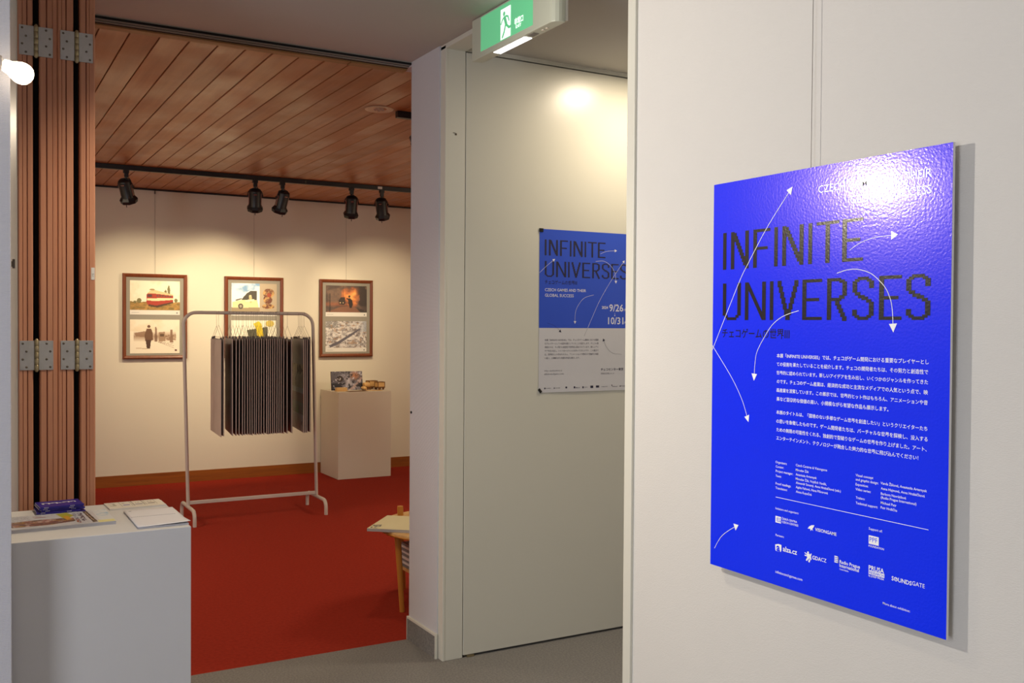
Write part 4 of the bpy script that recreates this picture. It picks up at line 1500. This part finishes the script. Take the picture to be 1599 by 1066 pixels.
# laser-cut train: two wagons, a tender and a boiler
def wagon(x, y, rz, L, Wd, Hh, label):
    t = thing('wooden_wagon', label, 'wooden model', (x, y, BZ), (0, 0, radians(rz)), 'laser cut wooden train models on the back plinth')
    B(-L / 2, L / 2, -Wd / 2, Wd / 2, 0.026, 0.026 + Hh).obj('body', M['light_ply'], t)
    e = MB()
    for sx in (-1, 1):
        for sy in (-1, 1):
            e.box(sx * L / 2 - 0.0025, sx * L / 2 + 0.0025, sy * Wd / 2 - 0.0025, sy * Wd / 2 + 0.0025, 0.024, 0.028 + Hh)
    for sy in (-1, 1):
        e.box(-L / 2, L / 2, sy * Wd / 2 - 0.0025, sy * Wd / 2 + 0.0025, 0.024, 0.029)
        e.box(-L / 2, L / 2, sy * Wd / 2 - 0.0025, sy * Wd / 2 + 0.0025, 0.023 + Hh, 0.028 + Hh)
    for sx in (-1, 1):
        e.box(sx * L / 2 - 0.0025, sx * L / 2 + 0.0025, -Wd / 2, Wd / 2, 0.024, 0.029)
        e.box(sx * L / 2 - 0.0025, sx * L / 2 + 0.0025, -Wd / 2, Wd / 2, 0.023 + Hh, 0.028 + Hh)
    e.obj('charred_edges', M['dark_ply'], t)
    B(-L / 2 - 0.004, L / 2 + 0.004, -Wd / 2 - 0.002, Wd / 2 + 0.002, 0.018, 0.0235).obj('chassis', M['dark_ply'], t)
    for sx in (-0.3, 0.3):
        for sy in (-1, 1):
            MB().lathe([(0.0115, -0.003), (0.0115, 0.003)], 14, Matrix.Rotation(radians(90), 4, 'X')).obj('wheel', M['dark_ply'], t, (sx * L, sy * (Wd / 2 - 0.004), 0.0118))
    return t


wagon(3.492, 8.665, 12, 0.075, 0.060, 0.048, 'nearer boxy wooden wagon at the right of the back plinth')
wagon(3.450, 8.765, 12, 0.090, 0.060, 0.055, 'wooden wagon with raised roof behind the nearer wagon')
t = thing('wooden_locomotive', 'small round-fronted wooden locomotive between card and wagons', 'wooden model', (3.375, 8.71, BZ), (0, 0, radians(8)))
MB().lathe([(0.022, -0.03), (0.024, -0.026), (0.024, 0.03), (0.015, 0.034)], 18, Matrix.Translation((0, 0, 0.045)) @ Matrix.Rotation(radians(90), 4, 'Y')).obj('boiler', M['light_ply'], t)
MB().tube([(0.030 + 0.0 * a, 0.020 * cos(a), 0.046 + 0.020 * sin(a)) for a in [2 * pi * k / 18 for k in range(19)]], 0.0035, 6).obj('ring', M['dark_ply'], t)
B(-0.038, 0.045, -0.022, 0.022, 0.014, 0.020).obj('chassis', M['dark_ply'], t)
for sx in (-0.022, 0.004, 0.030):
    for sy in (-1, 1):
        MB().lathe([(0.010, -0.003), (0.010, 0.003)], 12, Matrix.Rotation(radians(90), 4, 'X')).obj('wheel', M['dark_ply'], t, (sx, sy * 0.020, 0.0102))
t = thing('wooden_shell', 'pale rounded wooden piece leaning by the picture card', 'wooden model', (3.325, 8.655, BZ + 0.0005))
MB().lathe([(0.002, 0.0), (0.024, 0.003), (0.030, 0.012), (0.024, 0.024), (0.010, 0.031), (0.001, 0.032)], 16, Matrix.Rotation(radians(14), 4, 'Y') @ Matrix.Translation((0, 0, 0.006))).obj('dome', M['light_ply'], t)

# ================================================================== CLOTHES RACK
RX0, RX1, RY = 1.428, 2.381, 7.185
LEAN = -0.034
rk = thing('clothes_rack', 'white tubular clothes rack hung with grey boards on the red carpet', 'clothes rack', ((RX0 + RX1) / 2, RY, 0))
hw = (RX1 - RX0) / 2
TR = 0.0125
pts = [(-hw, 0, 0.105), (-hw + LEAN * 0.93, 0, 1.405)]
pts += [(-hw + LEAN + 0.09 - 0.09 * cos(radians(a)), 0, 1.412 + 0.09 * sin(radians(a))) for a in range(10, 91, 10)]
pts += [(hw + LEAN - 0.09 + 0.09 * sin(radians(a)), 0, 1.412 + 0.09 * cos(radians(a))) for a in range(0, 81, 10)]
pts += [(hw + LEAN * 0.93, 0, 1.405), (hw, 0, 0.105)]
MB().tube(pts, TR, 14).obj('hanging_frame', M['white_tube'], rk)
B(-hw + 0.01, hw - 0.01, -0.007, 0.007, 0.120, 0.146).obj('lower_bar', M['white_tube'], rk, bevel=0.003)
for sx in (-1, 1):
    f_ = [(sx * hw, -0.225, 0.0)] + [(sx * hw, -0.225 + 0.055 - 0.055 * cos(radians(a)), 0.050 + 0.055 * sin(radians(a))) for a in range(0, 91, 15)] + \
         [(sx * hw, 0.225 - 0.055 + 0.055 * sin(radians(a)), 0.050 + 0.055 * cos(radians(a))) for a in range(0, 91, 15)] + [(sx * hw, 0.225, 0.0)]
    MB().tube(f_, TR * 1.08, 12).obj('foot', M['white_tube'], rk)

# boards on wire hangers
BW, BH = 0.50, 0.686
gx = [1.605, 1.622, 1.684, 1.711, 1.734, 1.756, 1.772, 1.790, 1.806, 1.822, 1.839, 1.857, 1.873, 1.891, 1.908, 1.927, 1.940, 1.954, 1.971, 1.987, 2.004,
      2.020, 2.034, 2.053, 2.078, 2.112, 2.202, 2.215, 2.230, 2.249]


def make_board(lit=False):
    t = thing('hanging_board', None, 'display board', (0, 0, 0), (0, 0, 0), 'boards hanging on the clothes rack')
    B(-0.0045, 0.0, -BW / 2, BW / 2, -BH, 0).obj('face', M['felt'], t)
    B(0.0, 0.0022, -BW / 2 - 0.0005, BW / 2 + 0.0005, -BH - 0.0005, 0.0005).obj('backing', M['felt_dark'], t)
    w = MB()
    zc = 0.098
    # hook round the bar, then two wires down to the clips
    hk = [(0.002, 0.015 * cos(radians(a)), 0.1868 + 0.015 * sin(radians(a))) for a in range(200, -91, -20)]
    hk = [(0.002, 0.0135 * cos(radians(a)), 0.1855 + 0.0145 * sin(radians(a))) for a in range(180, -31, -15)]
    hk += [(0.002, 0.004, 0.150), (0.002, 0, zc)]
    w.tube(hk, 0.0011, 6)
    for s_ in (-1, 1):
        w.tube([(0.002, 0, zc), (0.002, s_ * 0.10, 0.055), (0.002, s_ * 0.205, 0.014)], 0.0011, 6)
    w.tube([(0.002, -0.205, 0.014), (0.002, 0.205, 0.014)], 0.0009, 6)
    w.obj('wire_hanger', M['wire'], t)
    for s_ in (-1, 1):
        MB().box(-0.004, 0.008, s_ * 0.205 - 0.008, s_ * 0.205 + 0.008, -0.022, 0.016).obj('clip', M['wire'], t, bevel=0.001)
    return t


ZB = 1.313
proto = make_board()
for i, x in enumerate(gx):
    o = proto if i == 0 else copy_tree(proto)
    # x was read at the near edge of each board; turn it slightly on its hook
    ang = (-4.6, -4.2, -7.5, -7.2)[i] if i < 4 else (-7.5 + random.uniform(-1.2, 0.8) if i < 26 else -7.5 + 0.3 * (i - 26))
    o.location = (x + 0.25 * sin(radians(-ang)) + 0.0, RY, ZB + random.uniform(-0.003, 0.003))
    o.rotation_euler = (0, radians(random.uniform(-0.25, 0.25)), radians(ang))
    o['label'] = 'grey faced board with dark edge in the tightly packed middle of the rack'
    if i == 0:
        o['label'] = 'leftmost hanging board on the rack, showing its broad taupe face'
        first = o
    elif i == 1:
        o['label'] = 'dark edged board directly behind the leftmost board on the rack'
    elif i == 2:
        o['label'] = 'taupe board right of the first gap on the rack'
    elif i == 26:
        o['label'] = 'hanging board with faded pictures, right of the wide gap'
        pic = o
    elif i == 3:
        o['label'] = 'fourth board from the left on the rack, where the packed row begins'
    elif i == 25:
        o['label'] = 'board with a taupe face just left of the wide gap on the rack'
    elif i == 29:
        o['label'] = 'rightmost dark edged board hanging on the rack'
    elif i > 26:
        o['label'] = 'dark edged board %s right of the pictured board on the rack' % ('directly' if i == 27 else 'second')


def art_board(U, V, I):
    I[:] = hexc('9d938c')
    # the printed side: three stacked pictures
    n = fbm(U * 5, V * 6, 2)
    a = (V > 0.27) & (V < 0.53)
    put(I, a, '8f8168')
    put(I, np.clip((n - 0.45) * 4, 0, 1) * a, 'b3a27c')
    put(I, a & (fbm(U * 4, V * 9, 6) < 0.42), '5c4a40')
    b_ = (V > 0.58) & (V < 0.82)
    put(I, b_, '7d7266')
    put(I, np.clip((fbm(U * 4, V * 5, 9) - 0.42) * 4, 0, 1) * b_, '6d8a5c')
    put(I, b_ & (V < 0.68), '8a6a5c')
    put(I, (V > 0.04) & (V < 0.22) & (n > 0.4), 'a39a90')
    put(I, (V > 0.88) & (V < 0.93) & (U > 0.8) & (U < 0.9), '6c625c')


pf = painted('printed_face', BW, BH, 50, 70, art_board, pic, (-0.0048, BW / 2, 0))
pf.rotation_euler = (0, 0, radians(-90))

# ================================================================== TRACK LIGHTS
tr = B(-1.2, 5.2, 7.715, 7.748, 2.563, 2.5995).obj('lighting_track', M['black_metal'], None, bevel=0.002)
tag(tr, 'long black lighting track across the plank ceiling before the back wall', 'lighting track')
B(3.085, 3.125, 7.7142, 7.7152, 2.571, 2.592).obj('white_label', M['paper'], tr)
B(2.455, 2.462, 7.7142, 7.7152, 2.571, 2.592).obj('joint_mark', M['screw'], tr)
tr2 = B(2.093, 3.9, 4.948, 4.982, 2.563, 2.5995).obj('lighting_track', M['black_metal'], None, bevel=0.002)
tag(tr2, 'short end of a black track beside the round ceiling downlight', 'lighting track')


def spot(x, y, ztop, aim, label, bx=None, power=52, size=72):
    """parcan on a track adapter, aimed at a point"""
    t = thing('track_spotlight', label, 'spotlight', (x, y, ztop), (0, 0, 0), 'black track spotlights before the back wall')
    ad = MB().box(-0.020, 0.020, -0.016, 0.016, -0.022, 0.0)
    ad.box(-0.013, 0.016, -0.013, 0.013, -0.050, -0.020)
    ad.lathe([(0.008, -0.075), (0.011, -0.05)], 12)
    ad.obj('track_adapter', M['black_metal'], t, bevel=0.002)
    pivot = Vector((0, 0, -0.135))
    d = (Vector((aim[0] if bx is None else bx, aim[1], aim[2])) - (Vector((x, y, ztop)) + pivot)).normalized()
    d = (d + Vector((0, 0, -0.9))).normalized()       # the barrel hangs steeper than its beam
    q = d.to_track_quat('-Z', 'Y').to_matrix().to_4x4()
    T = Matrix.Translation(pivot) @ q
    body = MB().lathe([(0.030, 0.068), (0.044, 0.062), (0.047, 0.052), (0.047, -0.060), (0.050, -0.064), (0.050, -0.082), (0.044, -0.082), (0.042, -0.03)], 28, T, cap=True)
    bo = body.obj('barrel', M['black_metal'], t)
    # rear vents
    MB().box(-0.012, 0.012, -0.0475, -0.0465, 0.035, 0.041, T).obj('maker_plate', M['chrome'], bo)
    for s_ in (-1, 1):
        MB().box(s_ * 0.0475 - 0.002, s_ * 0.0475 + 0.002, -0.012, 0.012, -0.055, 0.03, T).obj('side_strip', M['chrome'], bo)
    # yoke
    yk = []
    for a in range(-90, 91, 15):
        yk.append(T @ Vector((0.056 * sin(radians(a)), 0.0, 0.056 * cos(radians(a)) + 0.022)))
    yk = [T @ Vector((-0.056, 0, 0.005))] + yk + [T @ Vector((0.056, 0, 0.005))]
    top_ = Vector((0, 0, -0.07))
    MB().tube(yk, 0.0035, 6).tube([top_, T @ Vector((0, 0, 0.078))], 0.005, 8).obj('yoke', M['black_metal'], t)
    kn = MB()
    for s_ in (-1, 1):
        kn.tube([T @ Vector((s_ * 0.046, 0, 0.012)), T @ Vector((s_ * 0.062, 0, 0.012))], 0.010, 10)
    kn.obj('knob', M['black_metal'], t)
    # gel holder: octagonal flared collar
    rr = []
    for r, z in ((0.052, -0.066), (0.066, -0.088), (0.060, -0.112), (0.052, -0.112), (0.046, -0.084)):
        rr.append([T @ Vector((r * cos(2 * pi * (k + 0.5) / 8), r * sin(2 * pi * (k + 0.5) / 8), z)) for k in range(8)])
    MB().rings(rr, cap=False, smooth=False).obj('gel_holder', M['black_metal'], t)
    MB().tube([T @ Vector((0, -0.055, -0.100)), T @ Vector((0, -0.060, -0.128))], 0.003, 6).obj('catch', M['black_metal'], t)
    MB().tube([T @ Vector((0.0, 0.0, 0.066)), Vector((0.030, 0.01, -0.085)), Vector((0.026, 0.008, -0.062)), Vector((0.010, 0.0, -0.045))], 0.0028, 6).obj('cable', M['black_metal'], t)
    l = bpy.data.lights.new('spot_beam', 'SPOT')
    l.energy = power
    l.color = WARM
    l.spot_size = radians(size)
    l.spot_blend = 0.8
    l.shadow_soft_size = 0.035
    lo = bpy.data.objects.new('spot_beam', l)
    COL.objects.link(lo)
    lo.parent = t
    p0 = T @ Vector((0, 0, -0.118))
    lo.location = p0
    lo.rotation_euler = (Vector(aim) - (Vector((x, y, ztop)) + p0)).to_track_quat('-Z', 'Y').to_euler()
    return t


SP = [
    (1.087, 7.731, 2.563, (1.42, 8.98, 1.40), 'leftmost black track spotlight, tilted to the right above the first frame', 1.9),
    (2.050, 7.731, 2.563, (2.08, 8.98, 1.40), 'second black track spotlight from the left, hanging straight down', 2.35),
    (2.270, 7.731, 2.563, (1.88, 8.98, 1.40), 'third black track spotlight from the left, tilted to the left', 1.95),
    (2.857, 7.731, 2.563, (2.78, 8.98, 1.38), 'fourth black track spotlight from the left, above the third frame', 3.15),
    (3.127, 7.731, 2.563, (3.60, 8.98, 1.38), 'rightmost black track spotlight of the back row, tilted to the right', 3.95),
]
for a in SP:
    spot(*a)
spot(2.238, 4.965, 2.5625, (3.8, 5.6, 1.2), 'black spotlight half hidden by the side wall, under the short track')

dl = thing('recessed_downlight', 'round recessed downlight in the plank ceiling', 'ceiling light', (1.993, 4.97, 2.5998))
MB().lathe([(0.060, -0.001), (0.074, -0.006), (0.078, -0.003), (0.078, 0.0), (0.060, 0.0)], 36, cap=False).obj('rim', M['dl_rim'], dl)
MB().lathe([(0.060, -0.002), (0.040, 0.0), (0.001, 0.0005)], 36, cap=False).obj('reflector', M['dl_rim'], dl)
for k in range(5):
    a = 2 * pi * k / 5
    MB().lathe([(0.001, -0.010), (0.008, -0.007), (0.011, -0.001)], 10).obj('lamp', M['chrome'], dl, (0.020 * cos(a), 0.020 * sin(a), -0.001))

# ================================================================== LOW TABLE
lt = thing('low_table', 'low round wooden table beyond the white side wall on the red carpet', 'table', (2.266, 4.50, 0))
MB().lathe([(0.410, 0.380), (0.418, 0.384), (0.418, 0.396), (0.414, 0.400)], 64).obj('tabletop', M['light_ply'], lt)
MB().lathe([(0.410, 0.3785), (0.4195, 0.379), (0.4205, 0.390), (0.4185, 0.390)], 64, cap=False).obj('rim', M['table_wood'], lt)
for (x0, y0, x1, y1, zt) in ((-0.357, -0.073, -0.370, -0.042, 0.381), (-0.186, 0.305, -0.206, 0.312, 0.450), (0.36, 0.09, 0.35, 0.085, 0.450), (0.19, -0.32, 0.18, -0.31, 0.450)):
    MB().tube([(x0, y0, 0.0), (x1, y1, zt - 0.01), (x1, y1, zt)], [0.0125, 0.0165, 0.0155], 14).obj('leg', M['table_wood'], lt)
B(-0.285, 0.10, -0.12, 0.16, 0.165, 0.180).obj('shelf', M['light_ply'], lt)
for k in range(9):
    t = booklet('magazine', 'magazine in the pile on the low table shelf, %s' % ('lowest', 'second from bottom', 'third from bottom', 'fourth from bottom', 'the middle one', 'fourth from top', 'third from top', 'second from top', 'topmost')[k], 'magazine', 2.092 + 0.002 * (k % 3), 4.52 + 0.002 * (k % 2), 0, 0.21, 0.22, 0.0125, M['paper_lav'] if k % 2 else M['grey_ink'],
                'magazines piled on the low table shelf', 0.1803 + 0.0135 * k)
# big cream booklet overhanging the table edge
ang = math.degrees(math.atan2(-0.141, 0.169))


def art_cream(U, V, I):
    I[:] = hexc('d8cfa6')
    put(I, np.clip((fbm(U * 3, V * 3, 3) - 0.5) * 3, 0, 1), 'e2dab4', 0.5)
    e = pip(U, V, [(0.02, 0.74), (0.18, 0.70), (0.22, 0.84), (0.12, 0.9), (0.22, 0.97), (0.04, 0.96)])
    put(I, e & (fbm(U * 20, V * 20, 2) > 0.42), '77726a')
    put(I, (U > 0.94), '7d7660')


bk_ = thing('picture_book', 'large cream booklet overhanging the edge of the low round table', 'book', (1.756, 4.516, 0.4005), (0, 0, radians(ang)))
B(0, 0.25, 0.0, 0.335, 0.0, 0.014).obj('pages', M['paper_edge'], bk_)
painted('cover_print', 0.25, 0.335, 70, 90, art_cream, bk_, (0, 0.335, 0.0146), None, flat=True)
t = booklet('booklet', 'small grey booklet at the far side of the low table', 'booklet', 2.185, 4.79, 20, 0.11, 0.10, 0.012, M['grey_ink'], None, 0.4005)

# small dark magnet on the edge of the side wall
tag(MB().lathe([(0.006, 0.0), (0.006, 0.004), (0.004, 0.005)], 12, Matrix.Rotation(radians(-90), 4, 'Y')).obj('magnet', M['black_metal'], None, (1.7709, 4.012, 1.032)),
    'tiny dark round magnet at the edge of the white side wall', 'magnet')

for o in COL.objects:
    if o.name.split('.')[0] in ('charred_edges', 'dotted_line', 'latch_mark', 'spine_print'):
        o['kind'] = 'stuff'
bpy.data.objects.remove(_to)
bpy.data.curves.remove(_tc)
